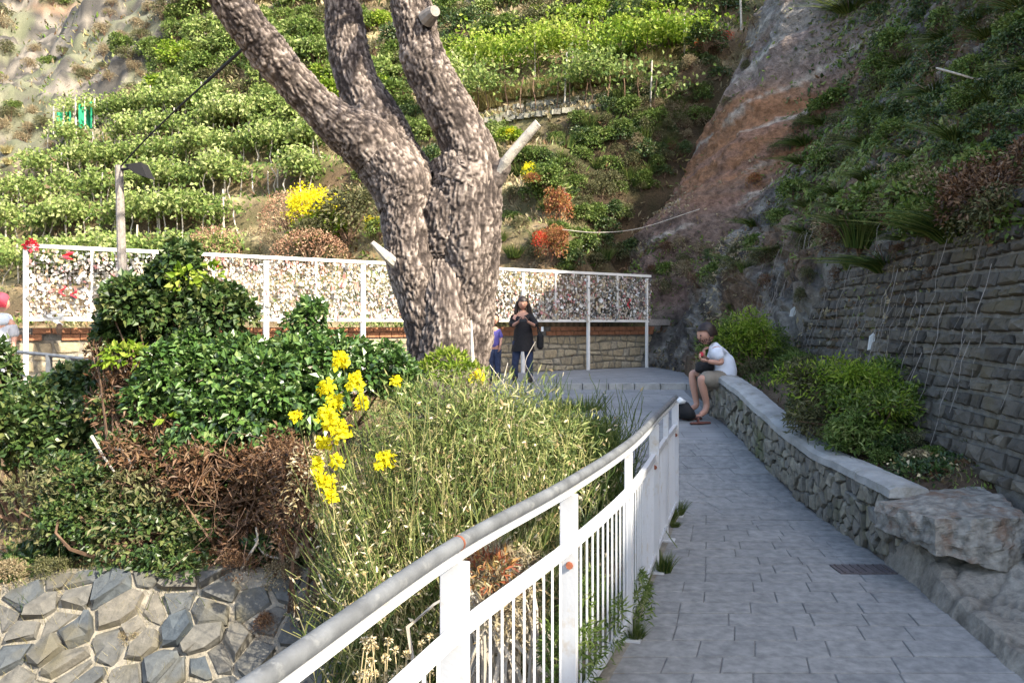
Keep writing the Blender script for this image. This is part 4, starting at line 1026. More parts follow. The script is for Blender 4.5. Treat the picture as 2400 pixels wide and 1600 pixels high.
for px in (215, 360, 500, 740, 955, 1120, 1302, 1447):
    c = fp(px); b = MB(); b.box(c + [0, 0, (T0 + B0) / 2], (.035, .04, T0 - B0 - .06), MF); b.build('upright', M['fence_white'], fe)
w_ = []
for u in np.arange(0, LF, .06): a = A_ + FD * u; w_.append((a + [0, 0, B0], a + [0, 0, T0]))
for z in np.arange(B0 + .03, T0, .06): w_.append((A_ + [0, 0, z], E_ + [0, 0, z]))
pp = np.array(w_); V, F = stems(pp, np.full(pp.shape[:2], .0022)); tag(obj('wire_mesh', V, F, M['wire'], fe), kind='stuff')
# padlocks, tags and ribbons
LC = [(.6, .56, .48), (.5, .42, .28), (.36, .32, .26), (.66, .62, .56), (.34, .24, .14), (.2, .19, .17), (.08, .075, .075), (.45, .2, .18), (.5, .43, .32), (.22, .25, .24), (.55, .42, .4), (.78, .78, .76)]
LM = [solid('lock_paint', c, .55, var=.08) for c in LC]
rl = np.random.default_rng(9)
def lock_mesh(w, h, mat):
    b = MB(); b.box((0, 0, -h / 2), (w, .022, h)); V, F = tube([(-w * .3, 0, 0), (-w * .3, 0, h * .4), (0, 0, h * .6), (w * .3, 0, h * .4), (w * .3, 0, 0)], .006, 4, False); b.add(V, F)
    me = raw('padlock', np.concatenate(b.V), b.F); me.materials.append(mat); return me
LKM = [lock_mesh(*s, m) for m in LM for s in ((.05, .055), (.035, .1), (.07, .05))]
base = A_ + [0, 0, .6]
for k in range(280):
    u = rl.random() * LF; z = B0 + .05 + (T0 - B0 - .1) * rl.random() ** 1.15
    o = bpy.data.objects.new('padlock', LKM[int(rl.integers(len(LKM)))]); COL.objects.link(o); o.parent = fe
    s = rl.uniform(.8, 1.35); o.scale = (s, s, s); q = FD * u + [0, 0, z - .6] + FN * rl.uniform(.02, .05); o.location = q
    o.rotation_euler = (rl.normal() * .15, rl.normal() * .5, math.atan2(FD[1], FD[0]) + rl.normal() * .4)
for mi, m in enumerate(LM):
    n = 900 if mi in (0, 3, 8) else 600
    u = rl.random(n) * LF; z = B0 + .03 + (T0 - B0 - .08) * rl.random(n) ** 1.25
    a = rl.normal(size=n) * .5; ca, sa = np.cos(a), np.sin(a)
    Ms = np.stack([ca[:, None] * FD + sa[:, None] * [0, 0, 1], np.tile(-FN, (n, 1)), -sa[:, None] * FD + ca[:, None] * [0, 0, 1]], -1)
    c = A_ + FD * u[:, None] + np.array([0, 0, 1]) * z[:, None] + FN * rl.uniform(-.03, .04, (n, 1))
    V, F = boxes(c, np.stack([rl.uniform(.015, .045, n), np.full(n, .014), rl.uniform(.02, .065, n)], -1), Ms)
    tag(obj('lock_mass', V, F, m, fe), kind='stuff')
def rib(u0, z0, L, w, mat, nm='ribbon'):
    q = A_ + FD * u0 + [0, 0, z0] + FN * .06; n = 7; V = []
    for i in range(n):
        t = i / (n - 1); c = q + FD * (.04 * math.sin(t * 7 + u0)) - [0, 0, L * t] + FN * .02 * math.sin(t * 9); V += [c - FD * w / 2, c + FD * w / 2, c + FD * w / 2 + FN * .006, c - FD * w / 2 + FN * .006]
    F = []
    for i in range(n - 1):
        for j in range(4): F.append((i * 4 + j, i * 4 + (j + 1) % 4, i * 4 + 4 + (j + 1) % 4, i * 4 + 4 + j))
    obj(nm, V, F + [(0, 1, 2, 3)[::-1], tuple((n - 1) * 4 + j for j in range(4))], mat, fe)
def upx(px): return float(np.dot(fp(px) - A_, FD))
for px, py, L, w, mt in ((135, 735, .22, .12, 'white_tag'), (158, 590, .16, .13, 'redribbon'), (1470, 700, .3, .05, 'redribbon'), (1330, 690, .16, .05, 'redribbon'), (850, 745, .1, .06, 'white_tag'), (250, 650, .16, .1, 'white_tag'), (100, 665, .15, .1, 'white_tag'), (1425, 690, .16, .08, 'white_tag'), (1490, 685, .14, .08, 'white_tag'), (145, 670, .2, .05, 'redribbon'), (172, 680, .16, .05, 'redribbon'), (505, 615, .12, .06, 'redribbon'), (120, 730, .14, .1, 'white_tag')):
    d = fz(px); L, w = L * .8, w * .7; rib(upx(px), CH + (HY - py) * d / FPX, L, w, M[mt])
# wind-blown red paper flowers on the corner post
V, F, A = bush_mesh('x', [(*(fp(72, 2.88) + FN * .05), .08, .06, .09)], 110, .055); tag(obj('paper_flowers', V, F, M['redribbon'], attrs=A, at=fp(72, 2.8)), 'bunch of red paper flowers tied to the left corner post of the lock fence', 'paper flowers')
b = MB(); c = fp(138, 1.62) + FN * .06; b.tube([c + [0, 0, .08], c, c - [0, 0, .1]], [.03, .055, .03], 8); tag(b.build('dark_pouch', M['twig'], at=c), 'small dark pouch hanging under the lock fence rail near its left end', 'pouch')

# wall with brick band behind the fence
bw = thing('retaining_wall', 'stone retaining wall with a red-brown brick band behind the lock fence', 'wall', fp(800, .5))
WA, WB = fp(20) - FD * 6 - FN * .38, fp(1640) - FN * .38; WL = np.linalg.norm(WB - WA)
b = MB(); c = (WA + WB) / 2; b.box(c - FN * .2 + [0, 0, .95], (WL, .4, .95), MF); b.build('wall_body', M['mortar'], bw)
lay(lambda u, v: WA + FD * u + [0, 0, .58 + v], lambda u, v: FN, WL, .82, .3, .165, .03, np.random.default_rng(21), 'stone', piece_mat('wall_stone', [(.36, .3, .2), (.28, .24, .17), (.42, .36, .25), (.33, .3, .24)], scale=14, bump=.8), bw, gap=.02)
b = MB(); b.box((WA + WB) / 2 - FN * .1 + [0, 0, 1.53], (WL, .2, .2), MF); b.build('brick_core', M['mortar_dark'], bw)
n = int(WL / .27)
for i in range(n):
    for j in range(2):
        u = (i + .5 + .5 * j) * .27; c = WA + FD * u + [0, 0, 1.475 + j * .105] + FN * (-.08 + rl.uniform(0, .012)); 
        if rl.random() < .97 and len([1]) : 
            b = MB(); b.box(c, (.255, .24, .093), MF); b.build('brick', M['brickred'], bw)
# long grey beam carrying on to the cliff
b = MB(); b.bar(fp(1520) + [0, 0, B0 - .03] - FN * .02, E2 + [0, 0, B0 - .03] - FN * .02, .1, .15); tag(b.build('timber_beam', M['pole'], at=fp(1590, B0)), 'weathered grey beam running from the lock fence end to the cliff', 'beam')

# leaning lamp pole and left handrail
lp = thing('lamp_post', 'grey wooden pole with a black floodlight in front of the lock fence, left', 'lamp post', P(298, 960, 11))
pa, pb = P(298, 960, 11), P(279, 388, 11); mid = P(284, 560, 11)
b = MB(); b.tube([pa, mid, pb], [.062, .058, .052], 10); b.build('pole', M['pole'], lp)
b = MB(); b.tube([P(281, 398, 11), P(296, 396, 10.95), P(312, 392, 10.9)], .02, 6); b.build('bracket', M['black'], lp)
hd = np.array([P(300, 390, 10.9), P(338, 384, 10.9), P(354, 420, 10.9), P(322, 408, 10.9)])
V = np.vstack([hd - [0, .12, 0], hd + [0, .12, 0]]); obj('lamp_head', V, [(0, 1, 2, 3)[::-1], (4, 5, 6, 7), (0, 1, 5, 4), (1, 2, 6, 5), (2, 3, 7, 6), (3, 0, 4, 7)], M['black'], lp)
hr = thing('handrail', 'plain grey steel handrail on the terrace behind the left bushes', 'railing', P(100, 880, 9.2))
pts = [P(-60, 812, 9.7), P(0, 820, 9.5), P(115, 832, 9.0), P(245, 846, 8.5)]
b = MB(); b.tube(pts, .021, 8); b.build('top_rail', M['galv'], hr)
b = MB(); q = [p - [0, 0, .27] for p in pts]; b.tube(q, .014, 6); b.build('mid_rail', M['galv'], hr)
for px, py, d, w in ((115, 832, 9, .05), (165, 838, 8.8, .09)):
    b = MB(); c = P(px, py, d); b.box((c[0], c[1], c[2] - .5), (w, .05, 1.0)); b.build('post', M['galv'], hr)

# ------------------------------------------------------------------ pine tree
def bark_tube(path, rad, nu, k, seed, flat=1.0, amp=.022, crease=None):
    P_ = smooth_path(path, k); r = .9 * np.interp(np.linspace(0, 1, k), np.linspace(0, 1, len(rad)), rad)
    t, a, b_ = frames(P_); th = np.arange(nu) * 2 * math.pi / nu
    dirs = np.cos(th)[None, :, None] * a[:, None] + np.sin(th)[None, :, None] * b_[:, None]
    V = P_[:, None] + dirs * r[:, None, None]
    s = np.concatenate([[0], np.cumsum(np.linalg.norm(np.diff(P_, axis=0), axis=1))])
    uv = np.stack([np.cos(th)[None] * r[:, None] * 1.0 + 0 * s[:, None], np.sin(th)[None] * r[:, None] + 0 * s[:, None], s[:, None] * .24 + 0 * th[None]], -1)
    uv2 = uv + .07 * np.stack([fbm(uv * 4, 2, seed + 1), fbm(uv * 4, 2, seed + 2), fbm(uv * 4, 2, seed + 3)], -1)
    d1, e1 = worley(uv2 * 25, seed); d1b, e2 = worley(uv2 * 52, seed + 40)
    lump = fbm(V * 2.2, 3, seed + 5)
    dd = .06 * lump + amp * sstep(0, .28, e1) + amp * .4 * sstep(0, .3, e2) + .008 * fbm(V * 25, 2, seed + 6)
    V = V + dirs * dd[..., None]
    cell = _hash(np.floor(uv2[..., 0] * 12).astype(int), np.floor(uv2[..., 1] * 12).astype(int), np.floor(uv2[..., 2] * 12).astype(int), 4)
    plate = np.clip(sstep(.02, .3, e1) * (.38 + .35 * sstep(0, .35, e2)) + .3 * (cell - .4) + .3 * fbm(V * 5, 3, seed + 9), 0, 1)
    i = np.arange(k * nu).reshape(k, nu); j = np.roll(i, -1, 1)
    F = np.stack([i[:-1], j[:-1], j[1:], i[1:]], -1).reshape(-1, 4)
    return V.reshape(-1, 3), F, plate.ravel()
TD = 9.2
def tp(x, y, d=13.0): return P(x, y, TD + (d - 13.0) * .7)
pm = TD / FPX
tree = thing('pine_tree', 'huge old pine with three thick rising limbs and plated bark in the middle', 'tree', tp(1065, 960))
def joined(parts_):
    Vs, Fs, Ps, n = [], [], [], 0
    for V, F, p_ in parts_: Vs.append(V); Fs.append(F + n); Ps.append(p_); n += len(V)
    return np.vstack(Vs), np.vstack(Fs), np.concatenate(Ps)
# trunk: two grown-together stems with a seam between them
t1 = bark_tube([tp(1035, 990, 13.0), tp(1020, 880, 13), tp(1000, 770, 12.95), tp(970, 670, 12.95), tp(958, 590, 12.95), tp(952, 510, 13), tp(945, 440, 13.05), tp(900, 370, 13.1)], [x * pm for x in (80, 56, 48, 50, 54, 60, 72, 72)], 110, 300, 101)
t2 = bark_tube([tp(1075, 990, 13.15), tp(1082, 880, 13.2), tp(1094, 770, 13.2), tp(1098, 670, 13.2), tp(1094, 580, 13.2), tp(1090, 500, 13.2), tp(1092, 430, 13.2), tp(1080, 370, 13.25)], [x * pm for x in (92, 66, 64, 72, 82, 88, 84, 76)], 130, 300, 102)
t3 = bark_tube([tp(1052, 990, 12.85), tp(1048, 880, 12.85), tp(1045, 770, 12.85), tp(1040, 690, 12.9), tp(1030, 620, 13.15), tp(1035, 560, 13.1), tp(1040, 500, 13.05), tp(1030, 455, 13.2)], [x * pm for x in (70, 62, 60, 52, 50, 60, 58, 36)], 100, 240, 103)
V, F, pl = joined([t1, t2, t3]); obj('trunk', V, F, M['bark'], tree, {'plate': pl}, smooth=True)
V, F, pl = bark_tube([tp(950, 470, 13.05), tp(905, 385, 13.1), tp(850, 325, 13.0), tp(790, 285, 12.85), tp(735, 240, 12.7), tp(680, 185, 12.5), tp(625, 120, 12.3), tp(575, 55, 12.1), tp(520, -20, 11.9), tp(455, -120, 11.6), tp(400, -260, 11.3)], [x * pm for x in (70, 70, 66, 52, 46, 43, 41, 39, 37, 26, 10)], 80, 420, 104)
obj('limb', V, F, M['bark'], tree, {'plate': pl}, smooth=True)['label'] = 'long left limb leaning out to the upper left'
V, F, pl = bark_tube([tp(1000, 430, 13.3), tp(950, 380, 13.35), tp(905, 320, 13.4), tp(870, 255, 13.5), tp(835, 185, 13.55), tp(815, 110, 13.6), tp(802, 40, 13.65), tp(795, -30, 13.7), tp(770, -130, 13.8), tp(740, -260, 13.9)], [x * pm for x in (44, 56, 60, 58, 52, 48, 46, 45, 30, 10)], 90, 380, 105)
obj('limb', V, F, M['bark'], tree, {'plate': pl}, smooth=True)['label'] = 'middle limb, shadowed low down and sunlit above'
V, F, pl = bark_tube([tp(1085, 440, 13.2), tp(1105, 390, 13.2), tp(1085, 320, 13.15), tp(1045, 245, 13.1), tp(1010, 175, 13.05), tp(985, 100, 13.0), tp(970, 30, 13), tp(960, -40, 13), tp(980, -130, 12.95), tp(1010, -260, 12.9)], [x * pm for x in (80, 70, 60, 56, 53, 52, 52, 50, 32, 10)], 90, 400, 106)
obj('limb', V, F, M['bark'], tree, {'plate': pl}, smooth=True)['label'] = 'right limb, rising steeply in full sun'
V, F = tube(smooth_path([tp(1168, 410, 12.95), tp(1190, 372, 12.8), tp(1225, 330, 12.7), tp(1262, 288, 12.6)], 12), np.array([.12, .105, .1, .098, .096, .094, .093, .092, .092, .09, .088, .085]) * .58, 14); obj('branch_stub', V + .012 * fbm(V * 9, 3, 3)[:, None], F, M['cutwood'], tree)
V, F = tube(smooth_path([tp(1150, 430, 13.05), tp(1172, 400, 12.95), tp(1185, 378, 12.85)], 7), np.array([.16, .17, .16, .15, .14, .12, .1]) * .7, 14); obj('branch_collar', V + .03 * fbm(V * 7, 3, 3)[:, None], F, M['bark'], tree, {'plate': np.full(len(V), .45)})
V, F = tube([tp(940, 625, 12.8), tp(905, 600, 12.6), tp(872, 568, 12.5)], [.08, .055, .025], 9); obj('broken_branch', V + .02 * fbm(V * 9, 3, 3)[:, None], F, M['cutwood'], tree)
V, F = tube([tp(1000, 45, 12.7), tp(1014, 30, 12.55), tp(1020, 26, 12.48)], [.1, .075, .06], 12); obj('cut_knot', V, F, M['pole'], tree)
# crown far above the picture: thin boughs with tufts of needles
cr = []
for (x, y, d) in [(400, -260, 11.3), (740, -260, 13.9), (1010, -260, 12.9)]:
    c0_ = tp(x, y, d)
    for k in range(3):
        e = c0_ + np.array([R.normal() * .9, R.normal() * .9, R.uniform(1., 2.6)]); V, F = tube([c0_, (c0_ + e) / 2 + [0, 0, .15], e], [.1, .07, .03], 6); obj('bough', V, F, M['twig'], tree)
        cr.append((e[0], e[1], e[2] + .1, .75, .75, .35))
ts_ = tp(985, -100, 13.0)
for (x, y, d) in [(545, 20, 12.0), (600, 95, 12.25), (660, 165, 12.45), (720, 225, 12.65), (850, 330, 13.2)]:  # extra unseen boughs, added toward the sun to throw shade on the limbs
    for k in range(2):
        e = tp(x, y, d) + np.array(SUN) * R.uniform(3.0, 3.8) + R.normal(size=3) * .25
        V, F = tube(smooth_path([ts_, (ts_ + e) / 2 + [0, 0, .35], e], 6), [.07, .055, .045, .035, .025, .015], 6); obj('bough', V, F, M['twig'], tree); cr.append((*e, .42, .42, .2))
V, F, A = bush_mesh('x', cr, 5200, .16, .014, wild=1.2); obj('crown', V, F, M['ivyd'], tree, A)
# cable from the limb to the lamp pole
ca = [tp(577, 108, 12.1), P(500, 178, 9.2), P(415, 255, 9.8), P(340, 328, 10.4), P(281, 392, 11.0)]
b = MB(); b.tube(ca, .011, 6); cb = tag(b.build('cable', M['black'], at=ca[2]), 'thin dark cable slanting from the left limb down to the lamp pole', 'cable')
b = MB(); b.tube([tp(577, 108, 12.1), P(500, 178, 9.2), P(480, 196, 9.33)], .018, 8); b.build('cable_sleeve', M['black'], cb)
ca = [np.array(P(1318, 538, 17)), np.array(P(1400, 545, 17.2)), np.array(P(1500, 535, 17.4)), np.array(P(1640, 490, 17.6))]
b = MB(); b.tube(smooth_path(ca, 14), .008, 5); tag(b.build('cable', M['stake'], at=ca[1]), 'thin sagging wire between the rust-red bush and the cliff', 'cable')
h = hit(2290, 185, 'cliff'); dd = h[0].y - .5
ca = [P(2195, 160, dd + .4), P(2240, 172, dd), P(2290, 186, dd), P(2345, 182, dd), P(2420, 166, dd - .2)]
b = MB(); b.tube(smooth_path(ca, 14), .013, 5); tag(b.build('dry_branch', M['deadwood'], at=ca[2]), 'pale bare sagging branch against dark foliage at the upper right', 'branch')
def hill_post(px, py0, py1, lab, which='hill', r=.035):
    h = hit(px, py1, which); d = h[0].y; b = MB(); b.tube([P(px, py1, d) - [0, 0, .2], P(px - 3, py0, d)], r, 6); tag(b.build('wooden_post', M['stake'], at=P(px, py1, d)), lab, 'post')
hill_post(1343, 68, 188, 'thin pale post standing among the vines right of the right limb')
hill_post(1738, -20, 70, 'thin pale post at the top beside the scarlet flowers', 'both')
for px, py, hgt, lab in ((1855, 735, 34, 'small white tag on the cliff above the farther roadside shrub'), (2040, 800, 40, 'white plastic tag on the cliff above the nearer roadside shrub')):
    h = hit(px, py, 'cliff'); d = h[0].y - .12; s = d / FPX
    V = [P(px - 6, py + hgt / 2, d), P(px + 8, py + hgt / 2 - 3, d), P(px + 12, py - hgt / 2 + 8, d), P(px + 8, py - hgt / 2, d), P(px - 1, py - hgt / 2 + 8, d)]; V = np.array(V)
    V = np.vstack([V, V + [0, .015, 0]]); F = [(0, 1, 2, 3, 4)[::-1], (5, 6, 7, 8, 9)] + [(i, (i + 1) % 5, 5 + (i + 1) % 5, 5 + i) for i in range(5)]
    t_ = tag(obj('white_tag', V, F, M['white_tag'], at=P(px, py, d)), lab, 'tag'); b = MB(); b.tube([P(px + 8, py - hgt / 2, d), P(px + 14, py - hgt / 2 - 16, d + .1)], .004, 4); b.build('tie', M['deadwood'], t_)
# ------------------------------------------------------------------ bushes near the path
def blob(px, py, d, rx, ry, rd=None): 
    s = d / FPX; c = P(px, py, d); return (c[0], c[1], c[2], rx * s, (rd if rd is not None else min(rx, ry) * s), ry * s)
def branches(base, blobs, n, mat, parent, r0=.02, name='stem'):
    ts = []; k = R.integers(0, len(blobs), n)
    for i in range(n):
        bl = blobs[k[i]]; e = np.array(bl[:3]) + rdir(1)[0] * np.array(bl[3:]) * .85; b0 = np.array(base) + [R.normal() * .15, R.normal() * .1, 0]; m = (b0 + e) / 2 + R.normal(size=3) * .12
        ts.append(smooth_path([b0, m, e], 6))
    V, F = stems(np.array(ts), (r0 * np.linspace(1, .25, 6))[None] * np.ones((n, 1))); obj(name, V, F, M[mat], parent)
def near_bush(name, label, cat, base, parts_, nst=40, stmat='twig', group=None):
    root = thing(name, label, cat, base, group); allb = []
    for (pn, mat, bl, n, L, W, kw) in parts_:
        if n > 2500: bl = lobed(bl)
        V, F, A = bush_mesh(pn, bl, n, L, W, **kw); o = obj(pn, V, F, M[mat], root, A); allb += bl
        if pn == 'new_shoots': tag(o, kind='stuff')
    if nst: branches(base, allb, nst, stmat, root)
    return root
gz = lambda px, py, d: (P(px, py, d)[0], d, float(ground_h(np.array([P(px, py, d)[0]]), np.array([d]))[0]))
ivy = [blob(400, 745, 7.2, 125, 105, .5), blob(430, 650, 7.2, 50, 50, .3), blob(425, 610, 7.2, 22, 40, .14), blob(330, 720, 7.1, 75, 70, .4), blob(500, 740, 7.1, 70, 80, .35), blob(300, 800, 7.0, 55, 60, .3)]
ivy2 = [blob(560, 890, 6.8, 190, 95, .55), blob(720, 850, 6.9, 130, 75, .45), blob(850, 875, 7.0, 100, 60, .4), blob(930, 900, 7.2, 70, 50, .35), blob(725, 760, 7.0, 42, 55, .25), blob(560, 980, 6.6, 200, 75, .5), blob(680, 960, 6.6, 120, 80, .4), blob(430, 900, 6.8, 110, 100, .4), blob(470, 1040, 6.5, 110, 40, .3)]
near_bush('ivy_bush', 'big dark glossy-leaved bush in front of the lock fence, left of the pine', 'bush', gz(500, 1200, 6.9),
          [('foliage', 'ivyd', ivy, 15000, .062, .042, dict(up=.7, inner=.35, rough=.5)), ('foliage', 'ivy', ivy2, 26000, .062, .04, dict(up=.9, inner=.4, rough=.5)),
           ('new_shoots', 'lime', [blob(430, 660, 6.9, 30, 30), blob(500, 640, 6.9, 18, 20), blob(300, 840, 6.6, 60, 30), blob(400, 985, 6.3, 25, 12)], 260, .07, .04, {})], 60)
near_bush('dark_bush', 'dark green bush below the plain handrail at the far left', 'bush', gz(90, 1100, 7.4),
          [('foliage', 'ivyd', [blob(120, 970, 7.5, 120, 95, .5), blob(30, 1040, 7.3, 110, 110, .5), blob(190, 1060, 7.1, 90, 110, .4), blob(220, 900, 7.6, 50, 40, .3), blob(-60, 960, 7.5, 110, 110, .5)], 11000, .07, .045, dict(up=.7))], 30)
near_bush('withered_bush', 'red-brown withered bush between the glossy bush and the low green bush', 'bush', gz(420, 1300, 6.4),
          [('dead_leaves', 'drybrown', [blob(270, 850, 6.9, 45, 70, .25), blob(290, 960, 6.7, 70, 90, .3), blob(350, 1080, 6.5, 110, 110, .4), blob(480, 1150, 6.4, 140, 110, .4), blob(620, 1170, 6.3, 110, 120, .35), blob(560, 1280, 6.1, 120, 60, .3)], 8000, .06, .018, dict(wild=1.4, inner=.6)),
           ('dark_leaves', 'ivyd', [blob(420, 1150, 6.6, 180, 130, .4), blob(650, 1290, 6.2, 90, 70, .3), blob(300, 1000, 6.8, 80, 100, .3)], 6500, .055, .032, {})], 170)
near_bush('low_bush', 'low small-leaved green bush above the stone revetment, lower left', 'bush', gz(260, 1380, 6.1),
          [('foliage', 'ivyd', [blob(200, 1210, 6.3, 130, 110, .45), blob(330, 1270, 6.1, 160, 95, .45), blob(430, 1330, 5.95, 95, 55, .3), blob(110, 1320, 6.1, 75, 50, .3)], 13000, .045, .026, dict(up=.6)),
           ('foliage', 'olive', [blob(170, 1190, 6.2, 120, 110, .45), blob(330, 1230, 6.0, 150, 90, .4)], 2600, .05, .02, {})], 40)
# Spanish broom: hundreds of thin rods with dry pods
def broom(base_px, base_py, d, n, spread, top, wid, label, seeds, green='broom', flow=()):
    bx = gz(base_px, base_py, d); root = thing('broom_bush', label, 'bush', bx)
    a = R.uniform(0, 2 * math.pi, n); lean = np.sqrt(R.random(n)); K = 8; u = np.linspace(0, 1, K)
    H = top * (1 - .5 * lean ** 2) * R.uniform(.45, 1.0, n); out = np.stack([np.cos(a) * wid, np.sin(a) * wid * .6, 0 * a], -1) * lean[:, None]
    b0 = np.array(bx) + np.stack([R.normal(size=n) * spread, R.normal(size=n) * .18, 0 * a], -1)
    Pp = b0[:, None] + out[:, None] * (u ** 1.4)[None, :, None] + np.array([0, 0, 1.]) * (H[:, None] * (u - .12 * u ** 3 * lean[:, None]))[..., None] + np.cumsum(R.normal(size=(n, K, 3)) * .014, 1)
    ok = (Pp[:, -1, 0] < fl(Pp[:, -1, 1]) - .12) & (Pp[:, :, 0] > -.262 * Pp[:, :, 1] + .1 * R.normal(size=(n, 1))).all(1); Pp = Pp[ok]; n = len(Pp)
    V, F = stems(Pp, (.0052 * (1 - .6 * u))[None] * np.ones((n, 1))); rn = np.repeat(R.random(n), K * 3)
    obj('rods', V, F, M[green], root, {'rnd': rn, 'clump': np.repeat(np.repeat(R.random(n), K), 3)})
    # side shoots
    m = n * 5; k = R.integers(0, n, m); uu = R.uniform(.25, .95, m) * (K - 1); i = uu.astype(int); q = Pp[k, i] * (1 - (uu - i))[:, None] + Pp[k, np.minimum(i + 1, K - 1)] * (uu - i)[:, None]
    dr = nz(rdir(m) * [.7, .7, .3] + [0, 0, 1.0]); L = R.uniform(.1, .28, m); v = np.linspace(0, 1, 4)
    S = q[:, None] + dr[:, None] * L[:, None, None] * v[None, :, None] + R.normal(size=(m, 4, 3)) * .006
    V, F = stems(S, (.0036 * (1 - .6 * v))[None] * np.ones((m, 1))); rn = np.repeat(R.random(m), 12); obj('side_shoots', V, F, M[green], root, {'rnd': rn, 'clump': rn})
    k = R.integers(0, m, seeds); w = R.random(seeds); pos = S[k, 1] * (1 - w)[:, None] + S[k, 3] * w[:, None]
    V, F = leaves(pos, rdir(seeds) + [0, 0, .4], rdir(seeds), R.uniform(.022, .055, seeds), R.uniform(.01, .022, seeds)); rn = np.repeat(R.random(seeds), 4); obj('pods', V, F, M['seed'], root, {'rnd': rn, 'clump': rn})
    return root
br = broom(1075, 1450, 5.1, 2600, .36, 2.12, .95, 'large straggling broom with pale dry pods and yellow flower spikes behind the railing', 17000)
V, F, A = bush_mesh('x', [blob(1210, 1110, 5.5, 200, 210, .5), blob(1150, 1330, 5.1, 200, 120, .4), blob(1300, 1080, 5.7, 100, 120, .3)], 9000, .07, .009, inner=.8, wild=1.2, rough=.5); obj('green_leaves', V, F, M['broom'], br, A)
V, F, A = bush_mesh('x', [blob(1020, 1130, 5.2, 230, 230, .5), blob(1080, 990, 5.4, 200, 110, .4), blob(920, 1280, 5.1, 140, 130, .4)], 10000, .07, .009, inner=.8, wild=1.2, rough=.5); obj('fine_leaves', V, F, M['broom'], br, A)
FLW = [(798, 850, 15, 24), (765, 915, 20, 24), (782, 950, 18, 26), (765, 975, 20, 20), (832, 900, 16, 26), (848, 950, 14, 26), (800, 1015, 20, 28), (772, 1000, 16, 20), (757, 1045, 15, 20), (742, 1095, 12, 22), (762, 1135, 20, 24), (775, 1165, 14, 16), (902, 1085, 20, 26), (790, 1085, 14, 18), (925, 895, 10, 14), (695, 975, 10, 12)]
for i, (x, y, rx, ry) in enumerate(FLW):
    V, F, A = bush_mesh('x', [blob(x, y, 4.85 + R.uniform(-.15, .15), rx, ry)], int(14 + rx * ry * .2), .03, .026, inner=.9, wild=1.4); obj('flower_spike', V, F, M['yellow'], br, A)
fs = []
for (x, y, rx, ry) in FLW: fs.append(smooth_path([P(x + R.uniform(60, 130), y + 260, 5.0), P(x + 30, y + 110, 4.95), P(x, y - ry, 4.9)], 6))
V, F = stems(np.array(fs), np.full((len(fs), 6), .004)); obj('flower_stem', V, F, M['broom'], br, {'rnd': np.full(len(V), .4), 'clump': np.full(len(V), .4)})
broom(1320, 1230, 6.1, 900, .3, 1.5, .6, 'greener upright broom shoots at the right edge of the large broom, by the plaza', 900, 'ggrass')
near_bush('marigold_plant', 'orange and yellow flower on a leafy green stalk at the foot of the pine', 'plant', gz(1110, 980, 7.5),
          [('foliage', 'lime', [blob(1050, 850, 8.0, 45, 30), blob(1085, 880, 7.8, 50, 30), blob(1010, 870, 8, 30, 26)], 900, .07, .02, {}), ('flower', 'yellow', [blob(1117, 888, 7.5, 14, 14)], 60, .04, .035, {}), ('flower', 'orange', [blob(1122, 880, 7.6, 12, 12)], 30, .04, .03, {})], 12)
# roadside shrubs behind the low wall
near_bush('roadside_shrub', 'feathery green shrub directly behind the seated man', 'shrub', (3.2, 10.6, .95),
          [('foliage', 'mid', [blob(1745, 815, 11, 85, 60, .45), blob(1700, 860, 10.8, 55, 60, .35), blob(1810, 850, 11, 65, 75, .4), blob(1760, 890, 10.8, 70, 50, .35)], 9000, .06, .015, dict(wild=1.3, up=.3, inner=.7, rough=.7)), ('light_foliage', 'lime', [blob(1725, 810, 10.7, 80, 60, .4)], 2600, .06, .016, dict(inner=.8, rough=.6))], 30)
near_bush('roadside_shrub', 'large spreading green shrub behind the near half of the low wall', 'shrub', (3.25, 7.2, .7),
          [('foliage', 'mid', [blob(2050, 990, 7.3, 130, 100, .45), blob(2130, 1030, 7.2, 80, 90, .4), blob(2000, 1040, 7.1, 90, 60, .35), blob(2060, 910, 7.6, 90, 60, .35)], 12500, .055, .017, dict(wild=1.3, up=.3, inner=.7, rough=.7)), ('yellowing_foliage', 'olive', [blob(1910, 930, 7.8, 70, 70, .3), blob(1900, 990, 7.6, 55, 60, .3)], 3600, .055, .016, dict(inner=.8, rough=.6)), ('light_foliage', 'lime', [blob(1930, 900, 7.7, 90, 65, .4), blob(2060, 960, 7.2, 110, 90, .4)], 3600, .05, .015, dict(inner=.8, rough=.6))], 40)
near_bush('bed_plant', 'low plants with tiny cream flowers at the end of the bed by the boulder', 'plant', (3.3, 6.1, .7),
          [('foliage', 'ivyd', [blob(2180, 1110, 6.2, 90, 30, .3), blob(2260, 1100, 6.2, 70, 30, .3)], 2200, .04, .02, {}), ('flower', 'seed', [blob(2160, 1090, 6.0, 80, 36, .3)], 26, .035, .03, {})], 0)
for k in range(34):
    y_ = R.uniform(5.9, 11.5); x_ = float(re_(y_)) + R.uniform(.38, 1.0); kd = ['ggrass', 'mid', 'olive', 'tan', 'dark'][k % 5]
    shrub(kd, 'bed_plant', 'low weedy plant on the soil bed between the low wall and the tall wall', 'plant', 'low plants on the bed behind the low wall', (x_, y_, float(ground_h(np.array([x_]), np.array([y_]))[0])), R.uniform(.1, .24), stem=False)
